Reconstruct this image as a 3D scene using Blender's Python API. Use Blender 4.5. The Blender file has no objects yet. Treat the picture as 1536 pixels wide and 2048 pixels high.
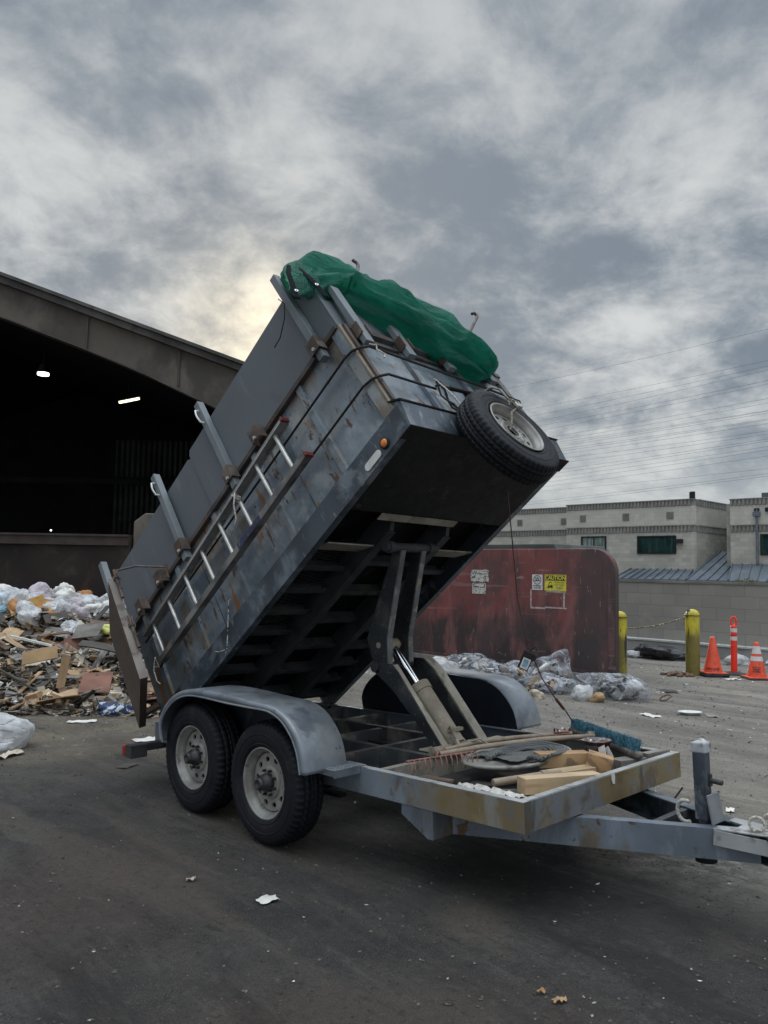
import bpy, bmesh, math, random
from mathutils import Vector, Matrix, noise
random.seed(7)
R = math.radians
sc = bpy.context.scene
COL = sc.collection

# ------------------------------------------------------------------ camera
PITCH, ROLL, FPX, CAMH = R(4.1034), R(1.0494), 1571.96, 1.758
fw = Vector((0, math.cos(PITCH), math.sin(PITCH)))
up0 = Vector((0, -math.sin(PITCH), math.cos(PITCH)))
rt0 = Vector((1, 0, 0))
rt = rt0 * math.cos(ROLL) + up0 * math.sin(ROLL)
up = up0 * math.cos(ROLL) - rt0 * math.sin(ROLL)
cd = bpy.data.cameras.new('camera')
cam = bpy.data.objects.new('camera', cd)
COL.objects.link(cam)
cam.matrix_world = Matrix(((rt.x, up.x, -fw.x, 0), (rt.y, up.y, -fw.y, 0), (rt.z, up.z, -fw.z, CAMH), (0, 0, 0, 1)))
cd.sensor_fit = 'VERTICAL'
cd.sensor_height = 24
cd.lens = FPX / 2048 * 24
cd.clip_start = 0.05
cd.clip_end = 2000
sc.camera = cam
sc.render.resolution_x = 768
sc.render.resolution_y = 1024
sc.view_settings.view_transform = 'Standard'
sc.view_settings.look = 'None'
sc.view_settings.gamma = 1
sc.view_settings.exposure = 0.58

# ------------------------------------------------------------------ world: overcast sky
SUN_EL, SUN_AZ = R(16.3), R(-9.3)       # azimuth measured from +Y towards +X
sund = Vector((math.sin(SUN_AZ) * math.cos(SUN_EL), math.cos(SUN_AZ) * math.cos(SUN_EL), math.sin(SUN_EL)))
w = bpy.data.worlds.new('World')
sc.world = w
w.use_nodes = True
nt = w.node_tree
nt.nodes.clear()


class NG:
    def __init__(s, nt): s.nt = nt
    def n(s, t, **k):
        x = s.nt.nodes.new(t)
        for a, b in k.items():
            if a.startswith('i_'):
                key = a[2:]
                x.inputs[int(key) if key.isdigit() else key.replace('_', ' ')].default_value = b
            else: setattr(x, a, b)
        return x
    def l(s, a, b): s.nt.links.new(a, b)
    def math(s, op, a, b=None, c=None, clamp=False):
        m = s.n('ShaderNodeMath', operation=op, use_clamp=clamp)
        for i, v in enumerate((a, b, c)):
            if v is None: continue
            if isinstance(v, (int, float)): m.inputs[i].default_value = v
            else: s.l(v, m.inputs[i])
        return m.outputs[0]
    def mix(s, f, a, b, bt='MIX'):
        m = s.n('ShaderNodeMix', data_type='RGBA', blend_type=bt)
        m.clamp_factor = True
        for sock, v in ((m.inputs[0], f), (m.inputs[6], a), (m.inputs[7], b)):
            if isinstance(v, (int, float)): sock.default_value = v
            elif isinstance(v, (tuple, list)): sock.default_value = (*v[:3], 1)
            else: s.l(v, sock)
        return m.outputs[2]
    def ramp(s, f, lo, hi, smooth=True):
        m = s.n('ShaderNodeMapRange', interpolation_type='SMOOTHSTEP' if smooth else 'LINEAR')
        s.l(f, m.inputs[0]); m.inputs[1].default_value = lo; m.inputs[2].default_value = hi
        return m.outputs[0]
    def noise(s, vec, scale, detail=4, rough=.55, dist=0, out=0):
        m = s.n('ShaderNodeTexNoise')
        s.l(vec, m.inputs['Vector'])
        m.inputs['Scale'].default_value = scale; m.inputs['Detail'].default_value = detail
        m.inputs['Roughness'].default_value = rough; m.inputs['Distortion'].default_value = dist
        return m.outputs[out]


g = NG(nt)
tc = g.n('ShaderNodeTexCoord').outputs['Generated']
sep = g.n('ShaderNodeSeparateXYZ'); g.l(tc, sep.inputs[0])
dx, dy, dz = sep.outputs
zz = g.math('ADD', g.math('MAXIMUM', dz, 0.0), 0.42)
cmb = g.n('ShaderNodeCombineXYZ')
g.l(g.math('DIVIDE', dx, zz), cmb.inputs[0]); g.l(g.math('DIVIDE', dy, zz), cmb.inputs[1]); cmb.inputs[2].default_value = 19.3
P = cmb.outputs[0]
n1 = g.noise(P, 2.9, 10, .60, .25)
n2 = g.noise(P, 8.5, 8, .62, .3)
n3 = g.noise(P, 1.35, 3, .5, .2)
cl = g.math('ADD', g.math('ADD', g.math('MULTIPLY', n1, .55), g.math('MULTIPLY', n2, .25)), g.math('MULTIPLY', n3, .20))
f1 = g.ramp(cl, .415, .605)
base = g.mix(f1, (.168, .205, .250), (.575, .592, .590))
hz = g.ramp(dz, .0, .20)
base = g.mix(g.math('MULTIPLY', g.math('SUBTRACT', 1.0, hz), .78), base, (.450, .485, .505))
# darker towards the top of the picture, brighter bank low in the middle
base = g.mix(g.math('MULTIPLY', g.ramp(dz, .30, .60), .30), base, (.24, .275, .315))
dot = g.n('ShaderNodeVectorMath', operation='DOT_PRODUCT'); g.l(tc, dot.inputs[0]); dot.inputs[1].default_value = sund
dv = dot.outputs['Value']
glow = g.math('POWER', g.math('MAXIMUM', dv, 0.0), 300.0)
glow2 = g.math('POWER', g.math('MAXIMUM', dv, 0.0), 14.0)
base = g.mix(g.math('MULTIPLY', glow2, .06), base, (.66, .62, .52))
base = g.mix(g.math('MULTIPLY', glow, g.math('ADD', .22, g.math('MULTIPLY', f1, .62)), clamp=True), base, (1.35, 1.18, .84))
# overcast brightness overhead, boosted further there and behind camera to light ground and bed
zen = g.ramp(dz, .60, .95)
back = g.ramp(g.math('MULTIPLY', dy, -1.0), .0, .6)
boost = g.math('ADD', g.math('ADD', 1.0, g.math('MULTIPLY', zen, 5.6)), g.math('MULTIPLY', back, .55))
sky = g.n('ShaderNodeTexSky', sky_type='NISHITA', sun_disc=False, sun_elevation=SUN_EL, sun_rotation=SUN_AZ)
skc = g.mix(1.0, sky.outputs[0], (.10, .10, .10), 'MULTIPLY')
sc1 = g.n('ShaderNodeVectorMath', operation='SCALE'); g.l(base, sc1.inputs[0]); g.l(boost, sc1.inputs['Scale'])
cloudy = g.mix(.97, skc, sc1.outputs[0])
sc2 = g.n('ShaderNodeVectorMath', operation='SCALE'); g.l(cloudy, sc2.inputs[0]); sc2.inputs['Scale'].default_value = 7.8
bg = g.n('ShaderNodeBackground'); bg.inputs['Strength'].default_value = 0.1
g.l(sc2.outputs[0], bg.inputs[0])
wo = g.n('ShaderNodeOutputWorld'); g.l(bg.outputs[0], wo.inputs[0])

sd = bpy.data.lights.new('sun', 'SUN')
sd.energy = 0.9; sd.angle = R(14); sd.color = (1.0, .93, .82)
so = bpy.data.objects.new('sun', sd); COL.objects.link(so)
so.rotation_euler = (-sund).to_track_quat('-Z', 'Y').to_euler()
so.location = (0, 0, 30)

# ------------------------------------------------------------------ frames
def mat3(rows, o):
    return Matrix(((*rows[0], o[0]), (*rows[1], o[1]), (*rows[2], o[2]), (0, 0, 0, 1)))
FW = Matrix.Identity(4)
FT = mat3(((.6933, .7200, -.0307), (-.7193, .6940, .0319), (.0443, 0, .9990)), (.737, 3.972, 0.0))
FBL = mat3(((.7917, -.0194, -.6107), (.0245, .9997, 0), (.6105, -.0149, .7919)), (-3.487, -.026, .575))
FB = FT @ FBL
E1 = Vector((.70, -.714, 0)).normalized(); E2 = Vector((-E1.y, E1.x, 0))
FS = Matrix(((E1.x, E2.x, 0, 0), (E1.y, E2.y, 0, 0), (0, 0, 1, 0), (0, 0, 0, 1)))
WT, WB = 1.694, 1.746

# ------------------------------------------------------------------ mesh builder
class MB:
    def __init__(s): s.v = []; s.f = []; s.sm = []
    def add(s, vs, fs, smooth=False):
        o = len(s.v); s.v += [Vector(p) for p in vs]
        for f in fs: s.f.append([i + o for i in f]); s.sm.append(smooth)
        return s
    def box(s, x0, y0, z0, x1, y1, z1):
        if x0 > x1: x0, x1 = x1, x0
        if y0 > y1: y0, y1 = y1, y0
        if z0 > z1: z0, z1 = z1, z0
        return s.add([(x0, y0, z0), (x1, y0, z0), (x1, y1, z0), (x0, y1, z0), (x0, y0, z1), (x1, y0, z1), (x1, y1, z1), (x0, y1, z1)],
                     [(0, 3, 2, 1), (4, 5, 6, 7), (0, 1, 5, 4), (1, 2, 6, 5), (2, 3, 7, 6), (3, 0, 4, 7)])
    def bar(s, a, b, w, h, up=(0, 0, 1)):
        a, b = Vector(a), Vector(b); d = (b - a).normalized(); u = Vector(up)
        x = d.cross(u).normalized(); y = x.cross(d).normalized()
        vs = []
        for p in (a, b):
            for i, j in ((-1, -1), (1, -1), (1, 1), (-1, 1)): vs.append(p + x * w / 2 * i + y * h / 2 * j)
        return s.add(vs, [(0, 1, 2, 3), (7, 6, 5, 4), (0, 4, 5, 1), (1, 5, 6, 2), (2, 6, 7, 3), (3, 7, 4, 0)])
    def tube(s, pts, r, n=8, caps=True, smooth=True):
        pts = [Vector(p) for p in pts]; rs = r if isinstance(r, (list, tuple)) else [r] * len(pts)
        vs = []; fs = []; ref = None
        for i, p in enumerate(pts):
            d = (pts[min(i + 1, len(pts) - 1)] - pts[max(i - 1, 0)]).normalized()
            if ref is None: ref = d.orthogonal().normalized()
            ref = (ref - d * ref.dot(d)).normalized(); y = d.cross(ref)
            for k in range(n):
                a = 2 * math.pi * k / n; vs.append(p + (ref * math.cos(a) + y * math.sin(a)) * rs[i])
        for i in range(len(pts) - 1):
            for k in range(n):
                k2 = (k + 1) % n; fs.append((i * n + k, i * n + k2, (i + 1) * n + k2, (i + 1) * n + k))
        s.add(vs, fs, smooth)
        if caps:
            s.add(vs[:n], [tuple(reversed(range(n)))]); s.add(vs[-n:], [tuple(range(n))])
        return s
    def cyl(s, a, b, r, n=16, r2=None):
        return s.tube([a, b], [r, r if r2 is None else r2], n)
    def prism(s, poly, fn, a, b):
        n = len(poly); vs = [fn(p, a) for p in poly] + [fn(p, b) for p in poly]
        fs = [tuple(range(n)), tuple(reversed(range(n, 2 * n)))] + [(i, i + n, (i + 1) % n + n, (i + 1) % n) for i in range(n)]
        return s.add(vs, fs)
    def prism_y(s, poly, y0, y1): return s.prism(poly, lambda p, t: (p[0], t, p[1]), y0, y1)
    def prism_x(s, poly, x0, x1): return s.prism(poly, lambda p, t: (t, p[0], p[1]), x0, x1)
    def prism_z(s, poly, z0, z1): return s.prism(poly, lambda p, t: (p[0], p[1], t), z0, z1)
    def lathe(s, prof, n=32, smooth=True, fn=None, close=False):
        # prof: (axial, radius), axis = +X
        vs = []; fs = []; m = len(prof)
        for k in range(n):
            a = 2 * math.pi * k / n
            for j, (x, r) in enumerate(prof):
                rr = r if fn is None else fn(j, k, r)
                vs.append((x, rr * math.cos(a), rr * math.sin(a)))
        for k in range(n):
            k2 = (k + 1) % n
            for j in range(m - 1 if not close else m):
                j2 = (j + 1) % m; fs.append((k * m + j, k * m + j2, k2 * m + j2, k2 * m + j))
        return s.add(vs, fs, smooth)
    def xf(s, M):
        s.v = [M @ v for v in s.v]; return s
    def merge(s, o, M=None):
        k = len(s.v); s.v += [(M @ v if M else v.copy()) for v in o.v]; s.f += [[i + k for i in f] for f in o.f]; s.sm += o.sm
        return s


def link(name, data=None): 
    o = bpy.data.objects.new(name, data); COL.objects.link(o); return o

def tag(o, label=None, cat=None, group=None, kind=None):
    if label: o['label'] = label
    if cat: o['category'] = cat
    if group: o['group'] = group
    if kind: o['kind'] = kind
    return o

def build(name, mb, mat, F=FW, parent=None, bevel=0, origin='base', label=None, cat=None, group=None, kind=None, fixn=True, shade=None):
    """mesh object with its verts given in frame F; origin moved to the mesh (base centre for things, centre for parts)"""
    vs = mb.v
    lo = Vector([min(v[i] for v in vs) for i in range(3)]); hi = Vector([max(v[i] for v in vs) for i in range(3)])
    c = (lo + hi) / 2
    if origin == 'base' and parent is None: c.z = lo.z
    if origin is None: c = Vector((0, 0, 0))
    me = bpy.data.meshes.new(name)
    me.from_pydata([v - c for v in vs], [], mb.f)
    me.polygons.foreach_set('use_smooth', mb.sm if shade is None else [shade] * len(mb.f))
    if fixn:
        bm = bmesh.new(); bm.from_mesh(me); bmesh.ops.recalc_face_normals(bm, faces=bm.faces); bm.to_mesh(me); bm.free()
    me.materials.append(mat)
    o = link(name, me)
    if parent is not None:
        o.parent = parent
        o.matrix_parent_inverse = Matrix.Identity(4)
        o.matrix_local = (W_[parent.name].inverted() @ F @ Matrix.Translation(c))
        W_[o.name] = F @ Matrix.Translation(c)
    else:
        o.matrix_world = F @ Matrix.Translation(c)
        W_[o.name] = o.matrix_world.copy()
    if bevel:
        b = o.modifiers.new('bevel', 'BEVEL'); b.width = bevel; b.segments = 2; b.limit_method = 'ANGLE'; b.angle_limit = R(40)
    tag(o, label, cat, group, kind)
    return o
W_ = {}

def empty(name, M, label, cat, group=None):
    o = link(name); o.empty_display_size = .1
    o.matrix_world = M; W_[o.name] = M.copy()
    return tag(o, label, cat, group)

def copy_tree(o, parent=None):
    c = o.copy(); COL.objects.link(c)
    if parent is not None: c.parent = parent
    W_[c.name] = W_.get(o.name, Matrix.Identity(4))
    for ch in [x for x in bpy.data.objects if x.parent == o]: copy_tree(ch, c)
    return c

# ------------------------------------------------------------------ materials
def M(name, base, rough=.6, metal=0.0, var=.15, vs=2.5, spots=(), bump=None, rvar=0.0, spec=None, streak=None, coord='Object', alpha=None, zdirt=None):
    """spots: list of (colour, scale, threshold lo, hi[, stretch xyz[, strength]]) laid over the base"""
    m = bpy.data.materials.new(name); m.use_nodes = True
    nt = m.node_tree; nt.nodes.clear(); g = NG(nt)
    tc = g.n('ShaderNodeTexCoord').outputs[coord]
    oi = g.n('ShaderNodeObjectInfo').outputs['Random']
    off = g.n('ShaderNodeVectorMath', operation='ADD'); g.l(tc, off.inputs[0])
    cb = g.n('ShaderNodeCombineXYZ'); r10 = g.math('MULTIPLY', oi, 17.0)
    for i in range(3): g.l(r10, cb.inputs[i])
    g.l(cb.outputs[0], off.inputs[1]); V = off.outputs[0]
    n = g.noise(V, vs, 6, .6)
    d = tuple(c * (1 - var * 1.6) for c in base); b = tuple(min(1, c * (1 + var * 1.2)) for c in base)
    col = g.mix(g.ramp(n, .3, .7), d, b)
    if zdirt:
        for zd in zdirt:
            c_, z0, z1, k_ = zd[:4]; ax_, sg_ = (zd[4], zd[5]) if len(zd) > 4 else (2, 1)
            sz = g.n('ShaderNodeSeparateXYZ'); g.l(tc, sz.inputs[0]); axo = g.math('MULTIPLY', sz.outputs[ax_], float(sg_))
            ms = g.n('ShaderNodeMapping'); ms.inputs['Scale'].default_value = (3, 3, .6); g.l(tc, ms.inputs[0])
            hh = g.math('ADD', axo, g.math('MULTIPLY', g.math('SUBTRACT', g.noise(tc, 1.6, 7, .62, .4), .5), 2.2 * abs(z1 - z0)))
            hh = g.math('ADD', hh, g.math('MULTIPLY', g.math('SUBTRACT', g.noise(ms.outputs[0], 3, 5, .6), .5), 1.2 * abs(z1 - z0)))
            col = g.mix(g.math('MULTIPLY', g.math('SUBTRACT', 1.0, g.ramp(hh, z0, z1)), k_), col, c_)
    for i, sp in enumerate(spots):
        c, scl, lo, hi = sp[:4]
        st = sp[4] if len(sp) > 4 and sp[4] else (1, 1, 1); k = sp[5] if len(sp) > 5 else 1.0
        mp = g.n('ShaderNodeMapping'); mp.inputs['Scale'].default_value = st; mp.inputs['Location'].default_value = (i * 3.7, i * 1.9, i * 5.1)
        g.l(V, mp.inputs[0])
        f = g.ramp(g.noise(mp.outputs[0], scl, 7, .62, .3), lo - .035, hi - .055)
        if k != 1: f = g.math('MULTIPLY', f, k)
        col = g.mix(f, col, c)
    p = g.n('ShaderNodeBsdfPrincipled')
    g.l(col, p.inputs['Base Color']); p.inputs['Metallic'].default_value = metal
    if spec is not None: p.inputs['Specular IOR Level'].default_value = spec
    nr = g.noise(V, vs * 4, 4, .6)
    mr = g.n('ShaderNodeMapRange'); g.l(nr, mr.inputs[0]); mr.inputs[1].default_value = .3; mr.inputs[2].default_value = .7
    mr.inputs[3].default_value = max(.03, rough - .08 - rvar); mr.inputs[4].default_value = min(1, rough + .08 + rvar)
    g.l(mr.outputs[0], p.inputs['Roughness'])
    if bump:
        bn = g.n('ShaderNodeBump'); bn.inputs['Strength'].default_value = bump[1]; bn.inputs['Distance'].default_value = bump[2] if len(bump) > 2 else .01
        g.l(g.noise(V, bump[0], 6, .6), bn.inputs['Height']); g.l(bn.outputs[0], p.inputs['Normal'])
    if alpha is not None: p.inputs['Alpha'].default_value = alpha
    o = g.n('ShaderNodeOutputMaterial'); g.l(p.outputs[0], o.inputs[0])
    return m

RUST = (.20, .095, .04); RUSTD = (.075, .04, .025); DUST = (.30, .27, .22)
mSteel = M('weathered_blue_steel', (.205, .238, .270), .46, .3, .20, 2.6, rvar=.08,
           spots=[((.105, .135, .170), 2.0, .50, .68, None, .8), ((.36, .39, .41), 4.0, .55, .70, (1, 1, .6), .7), ((.30, .275, .22), 2.2, .58, .74, None, .45),
                  ((.20, .145, .085), 1.6, .575, .70, (1.5, 1, .7), .7), ((.27, .13, .05), 2.8, .612, .685, (1.9, 1, .6), .9), ((.12, .06, .035), 7, .64, .69, (1.9, 1, .5), .9), ((.02, .02, .025), 28, .70, .735, (1, 1, .5), .9)], bump=(9, .5, .012))
mRail = M('dark_blue_rail_steel', (.062, .078, .098), .42, .3, .3, 2.2, rvar=.1,
          spots=[((.19, .22, .25), 3.2, .54, .70, (1, 1, 1), .8), ((.30, .32, .34), 14, .62, .72, (1, 1, .4), .5), (RUSTD, 7, .68, .74)], bump=(22, .15, .004))
OCH = (.150, .112, .055)
FSP = [((.115, .145, .19), 3, .5, .66, None, .6), ((.33, .36, .38), 3.6, .58, .72, (1, 1, .5), .5), (OCH, 1.2, .60, .70, None, .6), ((.085, .055, .032), 5, .60, .70, (1, 1, .5), .6), ((.27, .23, .15), 4.5, .60, .72, None, .45), ((.03, .025, .02), 34, .70, .74)]
mFrame = M('weathered_frame_steel', (.185, .215, .25), .5, .25, .14, 2.0, rvar=.08, zdirt=[((.205, .150, .066), -1.45, -.90, .95, 0, -1)], spots=FSP, bump=(30, .15, .004))
mFrameF = M('ochre_stained_front_rail', (.195, .150, .078), .5, .25, .16, 2.0, rvar=.08,
            spots=[((.16, .19, .23), 1.5, .52, .62, (1, 1, .6), .75), ((.075, .068, .055), 2.0, .54, .62, (1, 1, .25), .8), ((.11, .065, .03), 5, .58, .70, None, .6), ((.27, .24, .16), 4, .60, .72, None, .5), ((.03, .025, .02), 34, .70, .74)], bump=(30, .15, .004))
mTongue = M('blue_grey_tongue_steel', (.165, .195, .235), .5, .25, .16, 2.0, rvar=.08, spots=[((.24, .27, .32), 3, .54, .64, (1, 1, .3), .6), (OCH, 1.5, .545, .64, None, .8), ((.07, .07, .065), 3, .58, .70, (1, 1, .4), .6), ((.11, .06, .03), 9, .63, .70)], bump=(30, .15, .004))
mFrameTop = M('dusty_frame_steel', (.30, .31, .31), .7, .1, .2, 3, spots=[((.12, .10, .08), 5, .58, .72)], bump=(30, .2, .004))
mInner = M('grimy_inner_steel', (.045, .049, .054), .7, .1, .3, 3, spots=[((.24, .22, .18), 3, .52, .72, None, .8), (RUSTD, 8, .66, .72)], bump=(25, .3, .005))
mArm = M('greasy_lift_arm_steel', (.026, .030, .035), .55, .25, .3, 4, spots=[((.11, .10, .08), 4, .56, .74, None, .6), ((.3, .3, .3), 60, .66, .72, None, .4)], bump=(30, .3, .004))
mArmF = M('dusty_skylit_steel', (.30, .275, .225), .75, .05, .22, 4, spots=[((.10, .09, .075), 7, .58, .72, None, .8)], bump=(30, .3, .004))  # pale tone is dust plus the sky light these faces catch
mCyl = M('dusty_hydraulic_cylinder_paint', (.24, .205, .155), .7, 0, .2, 5, spots=[((.07, .06, .05), 5, .57, .72, None, .8), ((.33, .29, .23), 14, .6, .7, None, .5)], bump=(30, .2, .003))
mChrome = M('polished_rod', (.75, .77, .8), .12, 1.0, .02)
mFender = M('galvanised_fender_steel', (.20, .225, .255), .46, .35, .2, 2.4, rvar=.08,
            spots=[((.31, .32, .32), 2.6, .5, .72, None, .8), ((.09, .11, .14), 4, .58, .72, None, .7), (RUSTD, 13, .69, .74, None, .7)], bump=(18, .15, .004))
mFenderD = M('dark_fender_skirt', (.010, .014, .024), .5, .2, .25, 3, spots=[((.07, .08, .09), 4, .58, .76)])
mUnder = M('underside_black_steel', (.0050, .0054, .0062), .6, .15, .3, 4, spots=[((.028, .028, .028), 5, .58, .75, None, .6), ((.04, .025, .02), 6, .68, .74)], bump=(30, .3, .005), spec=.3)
mUnderRib = M('underside_crossmember_steel', (.034, .037, .041), .7, .1, .3, 4, spots=[((.085, .075, .06), 5, .55, .75, None, .7)], bump=(30, .3, .005))
mPly = M('grey_painted_plywood', (.105, .118, .133), .62, 0, .07, 1.2, spots=[((.17, .185, .20), 7, .63, .72, (1, 1, .2), .35), ((.07, .08, .09), 2.6, .60, .75, None, .4)], bump=(45, .12, .002))
mStake = M('grey_painted_stake', (.160, .178, .192), .6, 0, .10, 4, spots=[((.07, .075, .08), 9, .62, .72, (1, 1, .3), .7)], bump=(60, .15, .002))
mPocket = M('brown_rusted_steel', (.098, .072, .060), .65, .2, .3, 7, spots=[((.17, .14, .12), 6, .55, .7, None, .8), ((.14, .06, .03), 12, .62, .7)], bump=(60, .3, .003))
mTopRail = M('brown_rusted_rail', (.072, .056, .048), .65, .2, .35, 4, spots=[((.13, .15, .17), 2.5, .55, .70, None, .7), ((.14, .065, .03), 7, .6, .7)], bump=(40, .3, .003))
mGate = M('brown_tailgate_steel', (.080, .056, .044), .6, .15, .14, 3, spots=[((.125, .098, .080), 3, .52, .75, (1, 1, .5), .6), ((.05, .042, .04), 7, .6, .72, (1, 1, .4), .7)], bump=(30, .1, .003))
mGateEdge = M('lit_tailgate_edge_steel', (.20, .17, .15), .6, .15, .18, 5, spots=[((.10, .075, .06), 9, .55, .7)], bump=(50, .2, .002))  # paler copy of the gate brown, edge light put into the colour
mCorner = M('rusty_corner_steel', (.15, .10, .075), .6, .2, .3, 5, spots=[((.26, .22, .17), 4, .54, .68, (1, 1, .4), .8), ((.06, .04, .03), 7, .58, .7, (1, 1, .4))], bump=(40, .3, .003))
mRubber = M('tyre_rubber', (.0065, .0075, .0115), .66, 0, .25, 9, spots=[((.040, .038, .036), 6, .57, .8, None, .45)], bump=(120, .1, .002), spec=.3)
mRim = M('dusty_silver_rim', (.29, .283, .262), .5, .25, .16, 6, spots=[((.15, .135, .115), 5, .52, .74, None, .7), ((.07, .06, .05), 11, .62, .74, None, .7)], bump=(60, .1, .002))
mRimS = M('grey_spare_rim', (.27, .26, .24), .5, .25, .15, 7, spots=[((.14, .12, .10), 9, .58, .74, None, .7)])
mHub = M('grease_black_hub', (.055, .055, .055), .45, .5, .3, 20)
mBlack = M('flat_black', (.012, .012, .014), .8, 0, .2, 8)
mRope = M('black_rope', (.018, .018, .02), .9, 0, .4, 90, bump=(220, .6, .004))
mCord = M('pale_cord', (.45, .43, .38), .85, 0, .3, 80, bump=(220, .6, .004))
mAlu = M('worn_aluminium', (.52, .51, .48), .42, .6, .18, 9, spots=[((.22, .2, .18), 12, .6, .72, None, .7)], bump=(60, .1, .002))
mLadder = M('grey_ladder_rail', (.27, .265, .26), .5, .4, .2, 6, spots=[((.30, .29, .27), 9, .58, .7, None, .6), ((.05, .05, .05), 14, .6, .7, None, .7)], bump=(60, .2, .002))
mLadderD = M('dark_ladder_rail', (.15, .145, .14), .55, .3, .3, 6, spots=[((.24, .23, .21), 6, .53, .70, None, .7), ((.09, .02, .02), 4, .60, .7, None, .7)], bump=(60, .2, .002))
mRed = M('red_plastic', (.30, .02, .018), .4, 0, .2, 12)
mEndCap = M('dull_red_cap', (.14, .02, .02), .5, 0, .2, 12)
mWhite = M('white_plastic', (.66, .65, .62), .5, 0, .1, 12)
mAmber = M('amber_lens', (.75, .22, .04), .25, 0, .1, 30)
mBlueDecal = M('blue_decal', (.022, .028, .075), .5, 0, .3, 30, spots=[((.12, .13, .16), 40, .62, .70)])
mYellow = M('chipped_yellow_paint', (.60, .49, .035), .5, 0, .10, 3, zdirt=[((.045, .04, .03), .06, .22, .75)],
            spots=[((.40, .30, .03), 3, .56, .72, None, .7), ((.035, .03, .025), 7, .635, .675, (2.2, 2.2, .30)), ((.20, .17, .05), 4, .56, .68, (1, 1, .4), .6), ((.05, .045, .035), 30, .68, .72)], bump=(60, .2, .003))
mOrange = M('faded_orange_plastic', (.78, .095, .042), .5, 0, .10, 5, spots=[((.45, .06, .035), 5, .55, .72, None, .6), ((.13, .05, .035), 16, .62, .70, None, .6)], bump=(60, .1, .002))
mOrange2 = M('red_orange_post_plastic', (.84, .045, .022), .42, 0, .06, 5)
mConeBase = M('black_rubber_base', (.03, .028, .03), .75, 0, .3, 12, spots=[((.14, .12, .10), 9, .58, .72, None, .6)])
mReflW = M('white_reflective_band', (.62, .62, .62), .35, 0, .06, 12)
mBrass = M('brass', (.55, .42, .12), .35, .8, .15, 12)
mConc = M('grimy_concrete', (.20, .19, .175), .85, 0, .2, 1.5, spots=[((.10, .095, .09), 2, .52, .75, (1, 1, .4), .7), ((.30, .29, .26), 6, .6, .75, None, .5)], bump=(12, .3, .01))
mConcPier = M('stained_concrete_pier', (.13, .115, .095), .85, 0, .25, 1.5, spots=[((.06, .05, .045), 2, .52, .75, (1, 1, .4), .8)], bump=(12, .3, .01))
mCurb = M('kerb_concrete', (.30, .30, .285), .85, 0, .15, 1.5, spots=[((.18, .18, .17), 1.6, .5, .75, None, .7)], bump=(12, .3, .01))
mCurbTop = M('pale_kerb_top', (.48, .48, .46), .85, 0, .10, 3)
mShedDark = M('shaded_interior_steel', (.012, .012, .0125), .9, 0, .3, 1)  # shade inside the shed put into this near-black colour, panels below too
mShedPanel = M('dim_corrugated_panel', (.050, .052, .052), .8, 0, .3, .7, spots=[((.02, .02, .02), .6, .5, .7)])
mFascia = M('brown_portal_steel', (.115, .098, .080), .7, .05, .25, .35, spots=[((.055, .047, .042), .45, .48, .66, None, .9), ((.13, .065, .05), 1.1, .70, .78, None, .6)], bump=(8, .1, .01))
mRoofEdge = M('dark_roof_edge', (.095, .088, .082), .7, .1, .3, .9, spots=[((.05, .046, .043), 2.5, .5, .7)])
mPushWall = M('scuffed_rusty_push_wall', (.017, .0095, .008), .8, .05, .35, .8,
              spots=[((.045, .038, .034), 1.6, .60, .76, None, .7), ((.055, .028, .02), 2.3, .60, .72, (1, 1, .4), .6)], bump=(8, .3, .01))
mPushTop = M('push_wall_coping', (.045, .030, .025), .75, .05, .3, 2, spots=[((.05, .04, .035), 3, .5, .7)])
mRedWall = M('scraped_red_painted_steel', (.185, .055, .052), .6, .05, .22, 1.1, zdirt=[((.030, .027, .029), .50, 1.02, .90), ((.055, .047, .048), -2.75, -2.1, .75, 0, -1)],
             spots=[((.235, .095, .088), 2.4, .52, .70, (1, 1, .35), .7), ((.070, .045, .045), 1.0, .54, .70, (1, 1, .8), .75),
                    ((.055, .042, .040), 4.5, .57, .74, (1.5, 1, .22), .8), ((.34, .30, .28), 16, .685, .73, (1.4, 1, .3), .55), ((.40, .37, .34), 9, .71, .74, (.18, 1, 1.4), .5), ((.30, .20, .19), 3, .66, .70, (.12, 1, 2.2), .35)], bump=(9, .3, .008))
mDumpster = M('dark_green_bin_lid', (.075, .080, .072), .6, .1, .2, 2)
mSlate = M('blue_grey_metal_roofing', (.115, .140, .165), .5, .3, .12, 1.2, spots=[((.18, .20, .22), 2, .55, .72, None, .6)])
mGlass = M('dark_green_window', (.018, .040, .038), .12, 0, .3, 1.2, spots=[((.05, .085, .08), 2.4, .52, .66, (2.5, 1, .1), .6)])
mCurtain = M('curtain_behind_glass', (.20, .26, .235), .6, 0, .25, 3, spots=[((.10, .14, .13), 6, .5, .6, (3, 1, .1))])
mWinFrame = M('dark_window_frame', (.02, .03, .03), .4, .3, .1, 5)
mPipe = M('grey_blue_downpipe', (.15, .18, .21), .5, .3, .1, 3)
mBush = M('dry_bush_leaves', (.10, .105, .035), .8, 0, .3, 6)
mWire = M('power_line_cable', (.055, .06, .07), .6, 0, .1, 5)

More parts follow.
